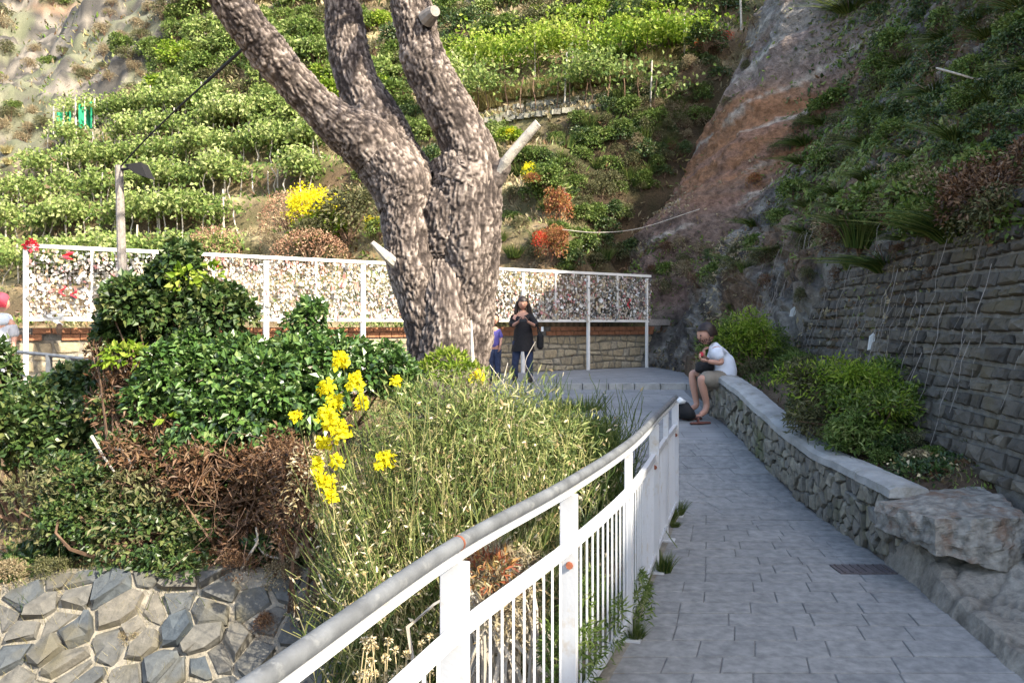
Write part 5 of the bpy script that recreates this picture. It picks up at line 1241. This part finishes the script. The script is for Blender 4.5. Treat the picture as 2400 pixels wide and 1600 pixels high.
# weeds and dry growth round the railing
def tufts(lst, kind, name, label, cat, group):
    for (px, py, d, r) in lst:
        x = P(px, py, d)[0]; z = float(ground_h(np.array([x]), np.array([d]))[0]); shrub(kind, name, label, cat, group, (x, d, z), r, stem=False)
wl_ = [(RX(y) - .05 + R.uniform(-.08, .12), y, R.uniform(.05, .16)) for y in R.uniform(2.9, 7.3, 19)]
for x, y, r in wl_: shrub('ggrass', 'weed_tuft', 'green weed tuft growing at the foot of the railing', 'weed', 'weeds along the railing foot', (x, y, 0), r, stem=False)
near_bush('weed', 'feathery grey-green weed pushing through the railing pickets', 'weed', (RX(3.6) - .1, 3.6, 0), [('foliage', 'mid', [(RX(3.5) - .05, 3.5, .2, .12, .25, .25), (RX(4.0) - .05, 4.0, .18, .1, .25, .22), (RX(4.6) + .02, 4.6, .12, .08, .25, .16)], 2600, .045, .008, dict(wild=1.3))], 0)
near_bush('rusty_weed', 'rust-brown dead bush under the left side of the large broom', 'bush', gz(690, 1330, 5.6), [('dead_leaves', 'drybrown', [blob(700, 1180, 5.7, 80, 120, .3), blob(650, 1100, 5.9, 70, 80, .3)], 3000, .05, .016, dict(wild=1.4, inner=.8)), ('pale_leaves', 'seed', [blob(720, 1150, 5.5, 50, 110, .2)], 350, .04, .014, {})], 16)
near_bush('withered_weed', 'tan withered weed just behind the railing between the two near posts', 'weed', gz(1180, 1480, 3.9), [('dead_leaves', 'tan', [blob(1160, 1330, 4.0, 80, 60, .25), blob(1180, 1430, 3.9, 110, 90, .3)], 2600, .06, .009, dict(wild=1.4, inner=.8)), ('dead_leaves', 'orange', [blob(1150, 1340, 3.9, 60, 40, .2)], 350, .05, .01, {})], 60, 'deadwood')
# dead stalks with round seed heads in front, lower middle
sh = thing('seed_head_plant', 'dry stalks with round tan seed heads below the handrail', 'plant', gz(950, 1600, 3.3))
for i in range(26):
    px = R.uniform(840, 1020); py = R.uniform(1490, 1600); d = R.uniform(2.9, 3.6); e = P(px, py, d); b0 = np.array(gz(px + R.normal() * 25, py, d)); m = (b0 + e) / 2 + R.normal(size=3) * .05
    V, F = tube(smooth_path([b0, m, e], 5), .0022, 4); obj('stalk', V, F, M['seed'], sh, {'rnd': np.full(len(V), .5), 'clump': np.full(len(V), .5)})
    V, F, A = bush_mesh('x', [(*e, .011, .011, .011)], 40, .012, .006, wild=.9); obj('seed_head', V, F, M['seed'], sh, A)
# grass: sparse straw over the bank
def straw(n, xr, yr, h, mat, name, lo=.004, den=None):
    x = R.uniform(*xr, n); y = R.uniform(*yr, n); ok = (x < le(y) - .2)
    if den is not None: ok &= (fbm(np.stack([x, y, 0 * x], -1) * 1.6, 3, den) > 0)
    x, y = x[ok], y[ok]; n = len(x); z = ground_h(x, y); K = 4; u = np.linspace(0, 1, K); L = h * R.uniform(.3, 1, n); ln = rdir(n) * [1, 1, 0] * .7
    Pp = np.stack([x, y, z], -1)[:, None] + (ln[:, None] * (u ** 1.6)[None, :, None] + np.array([0, 0, 1.]) * u[None, :, None]) * L[:, None, None]
    V, F = stems(Pp, (lo * (1 - .8 * u))[None] * np.ones((n, 1))); rn = np.repeat(R.random(n), K * 3)
    tag(obj(name, V, F, M[mat], attrs={'rnd': rn, 'clump': rn}), 'straw-coloured dry grass scattered over the left bank' if mat == 'grass' else 'green grass and weeds scattered over the left bank', 'grass', kind='stuff')
straw(9000, (-6, 2), (5.9, 13.5), .3, 'grass', 'dry_grass', den=3); straw(7000, (-6, 2), (5.5, 14.5), .24, 'ggrass', 'green_grass', den=9); straw(5000, (-5, .6), (4.5, 6), .16, 'grass', 'dry_grass', lo=.002, den=5); straw(1500, (-5, -.5), (4.9, 5.9), .12, 'ggrass', 'green_grass', lo=.002, den=6)
# tall grass in front of the woman
for (px, d) in [(1190, 9.5), (1420, 8.6), (1440, 8.1), (1230, 9.8), (1270, 10.2), (1310, 10.6), (1345, 11), (1390, 11.2), (1150, 9.2), (1100, 9.6), (1060, 10), (1390, 9.4), (1360, 8.9)]:
    x = P(px, 0, d)[0]; shrub('ggrass', 'grass_tuft', 'tall green grass tuft at the left edge of the plaza below the standing woman', 'grass tuft', 'tall grass tufts at the plaza edge', (x - .15, d, .25), R.uniform(.4, .6), 1.1, stem=False)
def reed(pts, lab, r=.007, mat='grass'):
    b = MB(); b.tube(smooth_path(pts, 12), np.linspace(r, r * .5, 12), 6); o = b.build('dry_stalk', M['deadwood'] if mat != 'grass' else M['cutwood'], at=pts[0]); tag(o, lab, 'stalk'); return o
reed([P(1275, 930, 9), P(1240, 870, 9), P(1232, 845, 9), P(1255, 800, 9)], 'bent pale stalk rising in front of the standing woman')
reed([P(1215, 960, 8.4), P(1180, 900, 8.4), P(1148, 855, 8.4)], 'pale dry stalk leaning left at the foot of the pine')
reed([P(1178, 895, 8.3), P(1190, 850, 8.3)], 'short forked tip of a pale stalk by the foot of the pine')
reed([P(1108, 850, 8.6), P(1106, 800, 8.6), P(1104, 750, 8.6)], 'upright tan stalk in front of the pine trunk', .022)
for (px, d, r, k) in [(560, 5.75, .16, 'drybrown'), (660, 5.7, .18, 'tan'), (420, 5.8, .14, 'olive'), (120, 5.8, .16, 'olive'), (20, 5.75, .2, 'tan'), (300, 5.4, .09, 'tan'), (620, 5.45, .12, 'drybrown'), (720, 5.5, .2, 'tan'), (700, 5.3, .12, 'olive')]:
    x = P(px, 0, d)[0]; shrub(k, 'dry_weed', 'small dry weed rooted among the revetment stones, lower left', 'weed', 'weeds among the revetment stones', (x, d, float(ground_h(np.array([x]), np.array([d]))[0]) + .03), r, 1.0, stem=False)
# bare branches in the lower left bushes
for pts, lab, r in (([P(598, 1262, 5.9), P(625, 1300, 5.85), P(690, 1312, 5.8)], 'curved bare white twig under the withered bush', .012), ([P(692, 1300, 5.7), P(705, 1278, 5.65), P(728, 1262, 5.6)], 'short thick bleached branch end beside the broom', .03),
                    ([P(562, 1340, 5.8), P(585, 1300, 5.8), P(603, 1268, 5.8), P(600, 1235, 5.8)], 'pale straight twig hanging out of the withered bush', .013), ([P(215, 1022, 6.3), P(240, 1065, 6.2), P(268, 1105, 6.1)], 'grey dead twig in the bushes at the left, left of its pair', .014), ([P(268, 1050, 6.3), P(292, 1060, 6.2), P(312, 1095, 6.1)], 'grey dead twig in the bushes at the left, right of its pair', .013),
                    ([P(745, 1340, 5.0), P(770, 1395, 4.9), P(830, 1430, 4.8)], 'thin arched white twig above the handrail, lower left of the broom', .006)):
    o = reed(pts, lab, r, 'x'); o.name = 'bare_twig'; o['category'] = 'twig'
tl = []
for i in range(90):
    px, py = R.uniform(480, 760), R.uniform(1060, 1330); d = R.uniform(5.7, 6.2); a = P(px, py, d); tl.append(smooth_path([a, a + R.normal(size=3) * .09, a + R.normal(size=3) * .17], 5))
V, F = stems(np.array(tl), (.004 * np.linspace(1, .4, 5))[None] * np.ones((90, 1))); tag(obj('dead_twigs', V, F, M['twig'], at=P(620, 1250, 5.9)), 'tangle of thin dead twigs over the withered bush', 'twigs', kind='stuff')

# ------------------------------------------------------------------ people
def skin_mesh(verts, edges, radii, sub=2):
    me = bpy.data.meshes.new('t'); me.from_pydata([tuple(map(float, v)) for v in verts], edges, []); o = bpy.data.objects.new('t', me); COL.objects.link(o)
    m = o.modifiers.new('s', 'SKIN'); m.use_smooth_shade = True; m.branch_smoothing = .6
    for i, r in enumerate(radii): me.skin_vertices[0].data[i].radius = r if isinstance(r, tuple) else (r, r)
    me.skin_vertices[0].data[0].use_root = True
    s = o.modifiers.new('u', 'SUBSURF'); s.levels = s.render_levels = sub
    dg = bpy.context.evaluated_depsgraph_get(); dg.update(); e = o.evaluated_get(dg).to_mesh()
    V = np.array([v.co[:] for v in e.vertices]); F = [list(p.vertices) for p in e.polygons]; o.evaluated_get(dg).to_mesh_clear()
    bpy.data.objects.remove(o); return V, F
def head_mesh(c, r, yaw, pitch=0.):
    """face looks along -Y before turning; c = centre, r = half height"""
    nu, nv = 24, 20; V = []; 
    for j in range(nv + 1):
        ph = math.pi * j / nv
        for i in range(nu):
            th = 2 * math.pi * i / nu; d = np.array([math.sin(ph) * math.cos(th), math.sin(ph) * math.sin(th), math.cos(ph)]); v = d * [.76, .92, 1.0]
            fr = max(0, -d[1]); v[0] *= 1 - .28 * max(0, -d[2]) ** 1.3; v[1] *= 1 - .12 * max(0, -d[2])
            x, z = d[0], d[2]
            v[1] -= .17 * math.exp(-(x / .13) ** 2 - ((z + .12) / .2) ** 2) * (fr > 0)          # nose
            v[1] += .07 * fr * (math.exp(-((abs(x) - .3) / .16) ** 2 - ((z - .05) / .12) ** 2))       # eye sockets
            v[1] -= .05 * fr * math.exp(-(x / .25) ** 2 - ((z + .48) / .07) ** 2)                    # lips
            v[1] -= .06 * fr * math.exp(-(x / .25) ** 2 - ((z + .85) / .14) ** 2)                    # chin
            V.append(v * r)
    F = [(j * nu + i, (j + 1) * nu + i, (j + 1) * nu + (i + 1) % nu, j * nu + (i + 1) % nu) for j in range(nv) for i in range(nu)]
    V = np.array(V); n = len(V)
    for s in (-1, 1):      # ears
        e, f = tube([(s * r * .70, 0, -r * .22), (s * r * .8, .02 * r, 0), (s * r * .76, .03 * r, r * .18)], [r * .08, r * .14, r * .07], 6); F += [tuple(a + len(V) for a in q) for q in f]; V = np.vstack([V, e])
    Rm = np.array(Matrix.Rotation(yaw, 3, 'Z') @ Matrix.Rotation(pitch, 3, 'X')); return V @ Rm.T + c, F, Rm
def fingers(wrist, palm_dir, palm_n, s=1.0, curl=.9, side=1):
    """palm block and five bent fingers"""
    d, n = nz(np.array(palm_dir, float)), nz(np.array(palm_n, float)); n = nz(n - d * np.dot(n, d)); a = np.cross(d, n) * side; w = np.array(wrist); mb = MB()
    V, F = tube([w - d * .01, w + d * .035 * s, w + d * .08 * s], [.026 * s, .036 * s, .036 * s], 8); Vc = V - w; Vc = Vc - n * (Vc @ n)[:, None] * .5; mb.add(Vc + w, F)
    for k, L in enumerate((.066, .074, .069, .054)):
        o = w + d * .078 * s + a * (.027 - .018 * k) * s; p = [o]; ang = .25
        for j in range(3): ang += curl * .45; p.append(p[-1] + (d * math.cos(ang) + n * math.sin(ang)) * L * s / 2.6)
        mb.tube(p, [.0092 * s, .009 * s, .0083 * s, .007 * s], 6)
    o = w + d * .025 * s + a * .03 * s; mb.tube([o, o + (a * .8 + d * .6) * .03 * s, o + (a * .7 + d * 1.3 + n * .5) * .045 * s, o + (a * .5 + d * 1.8 + n * .9) * .05 * s], [.013 * s, .011 * s, .0095 * s, .008 * s], 6)
    return np.concatenate(mb.V), mb.F
def merge(lst):
    b = MB()
    for V, F in lst: b.add(V, F)
    return np.concatenate(b.V), b.F
def person(root, graph, head_c, head_r, yaw, pitch, hands, feet_mat=None):
    V, F = skin_mesh(*graph); hV, hF, Rm = head_mesh(np.array(head_c), head_r, yaw, pitch)
    ls = [(V, F), (hV, hF)] + [fingers(*h) for h in hands]; V, F = merge(ls); obj('body', V, F, M['skin'], root, smooth=True)
    for s in (-1, 1):
        c = np.array(head_c) + Rm @ np.array([s * .3, -.80, .06]) * head_r; V, F = tube([c + Rm @ np.array([-.1, 0, 0]) * head_r, c, c + Rm @ np.array([.1, 0, 0]) * head_r], [.03 * head_r, .1 * head_r, .03 * head_r], 6); obj('eye', V, F, M['eye'], root, smooth=True)
    c = np.array(head_c) + Rm @ np.array([0, -.90, -.47]) * head_r; V, F = tube([c + Rm @ np.array([-.2, .05, 0]) * head_r, c, c + Rm @ np.array([.2, .05, 0]) * head_r], [.01 * head_r, .05 * head_r, .01 * head_r], 6); obj('mouth', V, F, M['lip'], root, smooth=True)
    return Rm
def hair_cap(root, c, r, Rm, mat, cover=.0, long=None, seed=1, name='hair', puff=1.1, ext=.68):
    nu, nv = 26, 16; V = []
    for j in range(nv + 1):
        ph = math.pi * ext * j / nv
        for i in range(nu):
            th = 2 * math.pi * i / nu; d = np.array([math.sin(ph) * math.cos(th), math.sin(ph) * math.sin(th), math.cos(ph)]); v = d * [.82, .97, 1.06] * puff
            if d[1] < -.25 and ph > math.pi * .32: lim = math.cos(math.pi * .32); v[2] = max(v[2], lim * .95 + cover); v[1] *= .93
            V.append(v * r)
    V = np.array(V); V = V * (1 + .06 * fbm(V / r * 3.5, 3, seed))[:, None] + [0, r * .08, 0]
    F = [(j * nu + i, (j + 1) * nu + i, (j + 1) * nu + (i + 1) % nu, j * nu + (i + 1) % nu) for j in range(nv) for i in range(nu)]
    parts_ = [(V @ Rm.T + c, F)]
    for pts, rr in (long or []):
        P_ = np.array([c + Rm @ (np.array(p) * r) for p in pts]); parts_.append(tube(smooth_path(P_, 7), np.interp(np.linspace(0, 1, 7), np.linspace(0, 1, len(rr)), rr) * r, 8))
    V, F = merge(parts_); return obj(name, V, F, mat, root, smooth=True)
def garment(root, name, mat, verts, edges, radii, sub=2, wr=.008):
    V, F = skin_mesh(verts, edges, radii, sub); V = V + wr * fbm(V * 9, 3, 5)[:, None] * nz(V - V.mean(0)); return obj(name, V, F, mat, root, smooth=True)
# woman, standing, looking at her phone
W_ = 15.4
def w(px, py, dd=0.): return P(px, py, W_ + dd)
wr = thing('person', 'long-haired woman in loose black top and jeans standing with both hands on a phone', 'person', w(1225, 893) * [1, 1, 0] + [0, 0, .585])
g = 893
PV = [w(1226, 803), w(1226, 775), w(1226, 750), w(1225, 735), w(1225, 724),   # pelvis..neck
      w(1208, 741), w(1200, 764, -.12), w(1216, 753, -.3), w(1243, 741), w(1256, 764, -.12), w(1236, 753, -.3),
      w(1214, 806), w(1208, 846, -.03), w(1207, 884, .03), w(1206, 889, -.13), w(1238, 806), w(1240, 848, -.02), w(1242, 886, .04), w(1243, 891, -.12)]
PE = [(0, 1), (1, 2), (2, 3), (3, 4), (3, 5), (5, 6), (6, 7), (3, 8), (8, 9), (9, 10), (0, 11), (11, 12), (12, 13), (13, 14), (0, 15), (15, 16), (16, 17), (17, 18)]
PR = [.12, .11, .12, .09, .045, .05, .036, .024, .05, .036, .024, .09, .062, .042, .035, .09, .062, .042, .035]
Rm = person(wr, (PV, PE, PR), w(1225, 711, -.03), .118, .05, .22, [(w(1216, 753, -.3), (.75, -.4, .3), (0, .5, .9), .9, .8, 1), (w(1236, 753, -.3), (-.75, -.4, .3), (0, .5, .9), .9, .8, -1)])
hair_cap(wr, w(1225, 711, -.03), .122, Rm, M['hair'], long=[([(-.75, .1, .3), (-.9, .1, -.6), (-1.0, -.1, -1.5), (-.95, -.35, -2.3)], [.25, .35, .35, .15]), ([(.75, .1, .3), (.95, .1, -.6), (1.1, -.1, -1.5), (1.05, -.35, -2.2)], [.25, .35, .38, .15]), ([(0, .7, .2), (0, .85, -.8), (0, .8, -1.8)], [.5, .65, .4])])
garment(wr, 'top', M['blacktop'], [w(1226, 818), w(1226, 780), w(1226, 752), w(1225, 737), w(1208, 741), w(1199, 762, -.1), w(1205, 760, -.18), w(1243, 741), w(1257, 762, -.1), w(1250, 760, -.18)],
        [(0, 1), (1, 2), (2, 3), (3, 4), (4, 5), (5, 6), (3, 7), (7, 8), (8, 9)], [(.215, .17), (.19, .16), (.165, .13), (.1, .08), .085, .062, .055, .085, .062, .055], wr=.02)
V, F = tube(smooth_path([w(1226, 770), w(1226, 795), w(1226, 823)], 8), np.linspace(.165, .225, 8), 20, False); V[:, 1] = w(1226, 800)[1] + (V[:, 1] - w(1226, 800)[1]) * .8; V = V + .012 * fbm(V * 9, 2, 8)[:, None]; obj('top_hem', V, F, M['blacktop'], wr, smooth=True)
for s_, a in ((-1, [w(1214, 800), w(1208, 846, -.03), w(1207, 885, .03)]), (1, [w(1238, 800), w(1240, 848, -.02), w(1242, 887, .04)])):
    V, F = tube(smooth_path(a, 8), np.interp(np.linspace(0, 1, 8), [0, .5, 1], [.105, .07, .056]), 12); obj('trouser_leg', V + .012 * fbm(V * 8, 2, 4)[:, None], F, M['jeans'], wr, smooth=True)
for a in ((1206, 889), (1243, 891)):
    c = w(*a, -.06); V, F = tube([c + [0, .12, 0], c + [0, .02, .01], c + [0, -.1, 0], c + [0, -.15, -.01]], [.03, .047, .045, .02], 8); obj('shoe', V, F, M['black'], wr, smooth=True)
b = MB(); b.box(w(1226, 751, -.42), (.14, .012, .075), np.array(Matrix.Rotation(-.7, 3, 'X'))); tag(b.build('phone', M['black'], at=w(1226, 751, -.42)), 'dark phone held flat in both hands of the standing woman', 'phone')
b = MB(); c = w(1266, 800, .1); b.box(c, (.13, .2, .3)); bg_ = b.build('shoulder_bag', M['black'], at=c); bg_.modifiers.new('b', 'BEVEL').width = .04; tag(bg_, 'black shoulder bag hanging at the right side of the standing woman', 'bag')
b = MB(); b.tube(smooth_path([w(1261, 782, .1), w(1258, 755, .06), w(1246, 735, 0), w(1258, 760, .16), w(1268, 782, .12)], 16), .012, 6); b.build('strap', M['black'], bg_)
b = MB(); b.box(w(1271, 771, -.05), (.045, .012, .09)); b.build('bag_tag', M['white_tag'], bg_)
# child half hidden between trunk and woman
chd = thing('person', 'small figure in violet top and dark trousers half hidden between trunk and woman', 'person', P(1158, 893, 15) * [1, 1, 0] + [0, 0, .5])
def c_(px, py, dd=0.): return P(px, py, 15.2 + dd)
CV = [c_(1158, 815), c_(1158, 795), c_(1158, 775), c_(1158, 762), c_(1147, 772), c_(1141, 792), c_(1144, 812, -.1), c_(1169, 772), c_(1175, 792), c_(1172, 812, -.1), c_(1151, 820), c_(1150, 855), c_(1149, 888), c_(1165, 820), c_(1166, 855), c_(1167, 888)]
CE = [(0, 1), (1, 2), (2, 3), (2, 4), (4, 5), (5, 6), (2, 7), (7, 8), (8, 9), (0, 10), (10, 11), (11, 12), (0, 13), (13, 14), (14, 15)]
Rm = person(chd, (CV, CE, [.09, .085, .085, .04, .04, .028, .02, .04, .028, .02, .065, .048, .035, .065, .048, .035]), c_(1158, 748), .105, .3, -.2, [(c_(1144, 812, -.1), (0, -.3, -1), (1, 0, 0), .75, .6, 1), (c_(1172, 812, -.1), (0, -.3, -1), (-1, 0, 0), .75, .6, -1)])
hair_cap(chd, c_(1158, 748), .108, Rm, M['hair'], long=[([(0, .7, .2), (0, .85, -.8), (0, .7, -1.5)], [.5, .6, .3])])
garment(chd, 'top', M['purple'], [c_(1158, 818), c_(1158, 795), c_(1158, 773), c_(1147, 773), c_(1141, 793), c_(1169, 773), c_(1175, 793)], [(0, 1), (1, 2), (2, 3), (3, 4), (2, 5), (5, 6)], [(.13, .11), (.12, .1), .1, .055, .045, .055, .045])
for a in ([c_(1151, 818), c_(1150, 855), c_(1149, 890)], [c_(1165, 818), c_(1166, 855), c_(1167, 890)]):
    V, F = tube(smooth_path(a, 6), [.085, .075, .065, .06, .055, .055], 10); obj('trouser_leg', V, F, M['jeans'], chd, smooth=True)
    c = a[2]; V, F = tube([c + [0, .06, 0], c + [0, -.04, 0], c + [0, -.12, -.01]], [.035, .042, .02], 7); obj('shoe', V, F, M['black'], chd, smooth=True)
# man seated on the wall end, turned to the left
S_ = 10.35
def m(px, py, dd=0.): return P(px, py, S_ + dd)
mr = thing('person', 'barefoot man in white shirt and khaki shorts seated on the low wall end', 'person', m(1690, 906))
MV = [m(1693, 884), m(1698, 862), m(1694, 838), m(1680, 816), m(1668, 804),
      m(1676, 822, -.17), m(1694, 852, -.22), m(1658, 846, -.25), m(1672, 824, .15), m(1668, 856, .2), m(1650, 835, .02),
      m(1686, 892, -.1), m(1641, 884, -.22), m(1657, 946, -.16), m(1653, 964, -.18), m(1640, 973, -.26),
      m(1684, 890, .12), m(1620, 872, .14), m(1631, 936, .1), m(1634, 950, .08), m(1610, 963, .0)]
ME = [(0, 1), (1, 2), (2, 3), (3, 4), (3, 5), (5, 6), (6, 7), (3, 8), (8, 9), (9, 10), (0, 11), (11, 12), (12, 13), (13, 14), (14, 15), (0, 16), (16, 17), (17, 18), (18, 19), (19, 20)]
MR = [.14, .13, .14, .1, .055, .055, .042, .028, .055, .042, .028, .09, .062, .04, .042, .035, .09, .062, .04, .042, .035]
Rm = person(mr, (MV, ME, MR), m(1654, 784), .125, -1.2, .2, [(m(1658, 846, -.25), (-.9, .2, .25), (0, .3, 1), 1.0, 1.0, 1), (m(1650, 835, .02), (-.05, -.1, 1), (1, 0, 0), 1.0, .9, 1)])
hair_cap(mr, m(1655, 783), .13, Rm, M['hair'], cover=-.02, seed=4, puff=1.12, ext=.56)
V, F, A = bush_mesh('x', [(*(m(1649, 799) + np.array([0, -.02, 0])), .085, .085, .06)], 500, .02, .012); obj('beard', V, F, M['hair'], mr)
garment(mr, 'shirt', M['whiteshirt'], [m(1699, 892), m(1700, 864), m(1696, 840), m(1682, 818), m(1670, 807), m(1676, 823, -.18), m(1692, 846, -.22), m(1672, 825, .16), m(1669, 850, .2)], [(0, 1), (1, 2), (2, 3), (3, 4), (3, 5), (5, 6), (3, 7), (7, 8)], [(.175, .17), (.17, .165), (.175, .17), (.14, .14), .075, .1, .08, .1, .08], wr=.02)
garment(mr, 'shorts', M['khaki'], [m(1696, 888), m(1684, 891, -.12), m(1662, 888, -.17), m(1643, 884, -.22), m(1684, 890, .13), m(1655, 882, .14), m(1628, 875, .14)], [(0, 1), (1, 2), (2, 3), (0, 4), (4, 5), (5, 6)], [(.16, .14), .125, .115, .09, .12, .11, .09], wr=.015)
for (ank, toe, sd_) in ((m(1653, 964, -.18), m(1640, 973, -.26), 1), (m(1634, 950, .08), m(1610, 963, .0), 1)):
    d = nz(toe - ank); a = nz(np.cross(d, [0, 0, 1])); mb = MB()
    for k in range(5): o = toe + a * (.032 - .016 * k) - d * .01; mb.tube([o, o + d * (.035 - .004 * k), o + d * (.05 - .005 * k)], [.013 - .001 * k, .012 - .001 * k, .007], 6)
    mb.build('toes', M['skin'], mr, smooth=True)
b = MB(); c = m(1644, 830, .0); b.box(c, (.05, .035, .06)); o = b.build('snack', M['redcap'], at=c); o.modifiers.new('b', 'BEVEL').width = .012; tag(o, 'small red-wrapped snack in the seated man\'s hand', 'snack')
b = MB(); b.tube([m(1634, 870, -.05), m(1640, 862, -.03), m(1652, 860, 0), m(1664, 866, 0), m(1666, 874, 0)], [.03, .08, .1, .08, .03], 10); tag(b.build('pouch', M['black'], at=m(1650, 868)), 'black pouch lying in the lap of the seated man', 'pouch')
b = MB(); V, F = tube(smooth_path([P(1580, 962, 10.2), P(1596, 960, 10.2), P(1612, 968, 10.1), P(1630, 974, 10.1)], 8), [.05, .11, .12, .12, .1, .09, .07, .03], 12); o = obj('backpack', V + .03 * fbm(V * 6, 3, 2)[:, None], F, M['black'], at=P(1605, 978, 10.2), smooth=True); tag(o, 'slumped black backpack on the paving at the seated man\'s feet', 'backpack')
b = MB(); V, F = tube([P(1584, 944, 10.05), P(1594, 938, 10.05), P(1606, 942, 10.05)], [.02, .045, .02], 8); obj('white_cloth', V, F, M['white_tag'], o, smooth=True)
for k, (px, py, dd, lab) in enumerate(((1622, 973, .05, 'brown leather sandal under the far foot of the seated man'), (1642, 980, -.2, 'brown leather sandal under the near foot of the seated man'))):
    c = P(px, py, 10.15 + dd); c[2] = float(path_h(c[1])) + .02; b = MB(); b.tube([c + [-.13, -.03, 0], c + [0, 0, 0], c + [.12, .03, 0]], [.03, .045, .035], 8); V = np.concatenate(b.V); V[:, 2] = c[2] + (V[:, 2] - c[2]) * .4; o = obj('sandal', V, b.F, M['sandal'], at=c); tag(o, lab, 'sandal')
    b = MB(); b.tube(smooth_path([c + [-.03, -.05, 0], c + [-.03, 0, .07], c + [-.03, .05, 0]], 7), .01, 5); b.build('strap', M['sandal'], o)
# person cut by the left edge of the frame
er = thing('person', 'person in pale grey coat and red cap at the far left behind the plain handrail', 'person', P(8, 930, 11.6) * [1, 1, 0] + [0, 0, .55])
def e_(px, py, dd=0.): return P(px, py, 11.6 + dd)
EV = [e_(4, 830), e_(4, 800), e_(4, 768), e_(4, 748), e_(4, 735), e_(-22, 756), e_(-30, 790), e_(-24, 820, -.1), e_(28, 756), e_(34, 790), e_(30, 822, -.1), e_(-8, 836), e_(-8, 885), e_(-8, 930), e_(16, 836), e_(18, 885), e_(20, 930)]
EE = [(0, 1), (1, 2), (2, 3), (3, 4), (3, 5), (5, 6), (6, 7), (3, 8), (8, 9), (9, 10), (0, 11), (11, 12), (12, 13), (0, 14), (14, 15), (15, 16)]
Rm = person(er, (EV, EE, [.12, .11, .12, .09, .05, .05, .04, .026, .05, .04, .026, .09, .062, .045, .09, .062, .045]), e_(4, 712), .115, 2.6, 0, [(e_(-24, 820, -.1), (0, -.2, -1), (1, 0, 0), .95, .6, 1), (e_(30, 822, -.1), (0, -.2, -1), (-1, 0, 0), .95, .6, -1)])
hair_cap(er, e_(4, 708), .12, Rm, M['redcap'], name='cap')
garment(er, 'hood', M['bluewhite'], [e_(4, 766), e_(4, 745), e_(4, 732)], [(0, 1), (1, 2)], [.17, .15, .1])
garment(er, 'coat', M['greycoat'], [e_(4, 868), e_(4, 830), e_(4, 795), e_(4, 765), e_(-22, 765), e_(-30, 792), e_(28, 765), e_(34, 792)], [(0, 1), (1, 2), (2, 3), (3, 4), (4, 5), (3, 6), (6, 7)], [(.25, .2), (.22, .18), (.2, .16), (.15, .12), .09, .07, .09, .07])
for a in ([e_(-8, 850), e_(-8, 885), e_(-8, 928)], [e_(18, 850), e_(19, 885), e_(20, 928)]):
    V, F = tube(a, [.1, .08, .07], 10); obj('trouser_leg', V, F, M['greycoat'], er, smooth=True)
    c = a[2]; V, F = tube([c + [0, .08, 0], c + [0, -.05, 0], c + [0, -.15, -.01]], [.04, .05, .025], 7); obj('shoe', V, F, M['black'], er, smooth=True)
print('objects', len(bpy.data.objects))
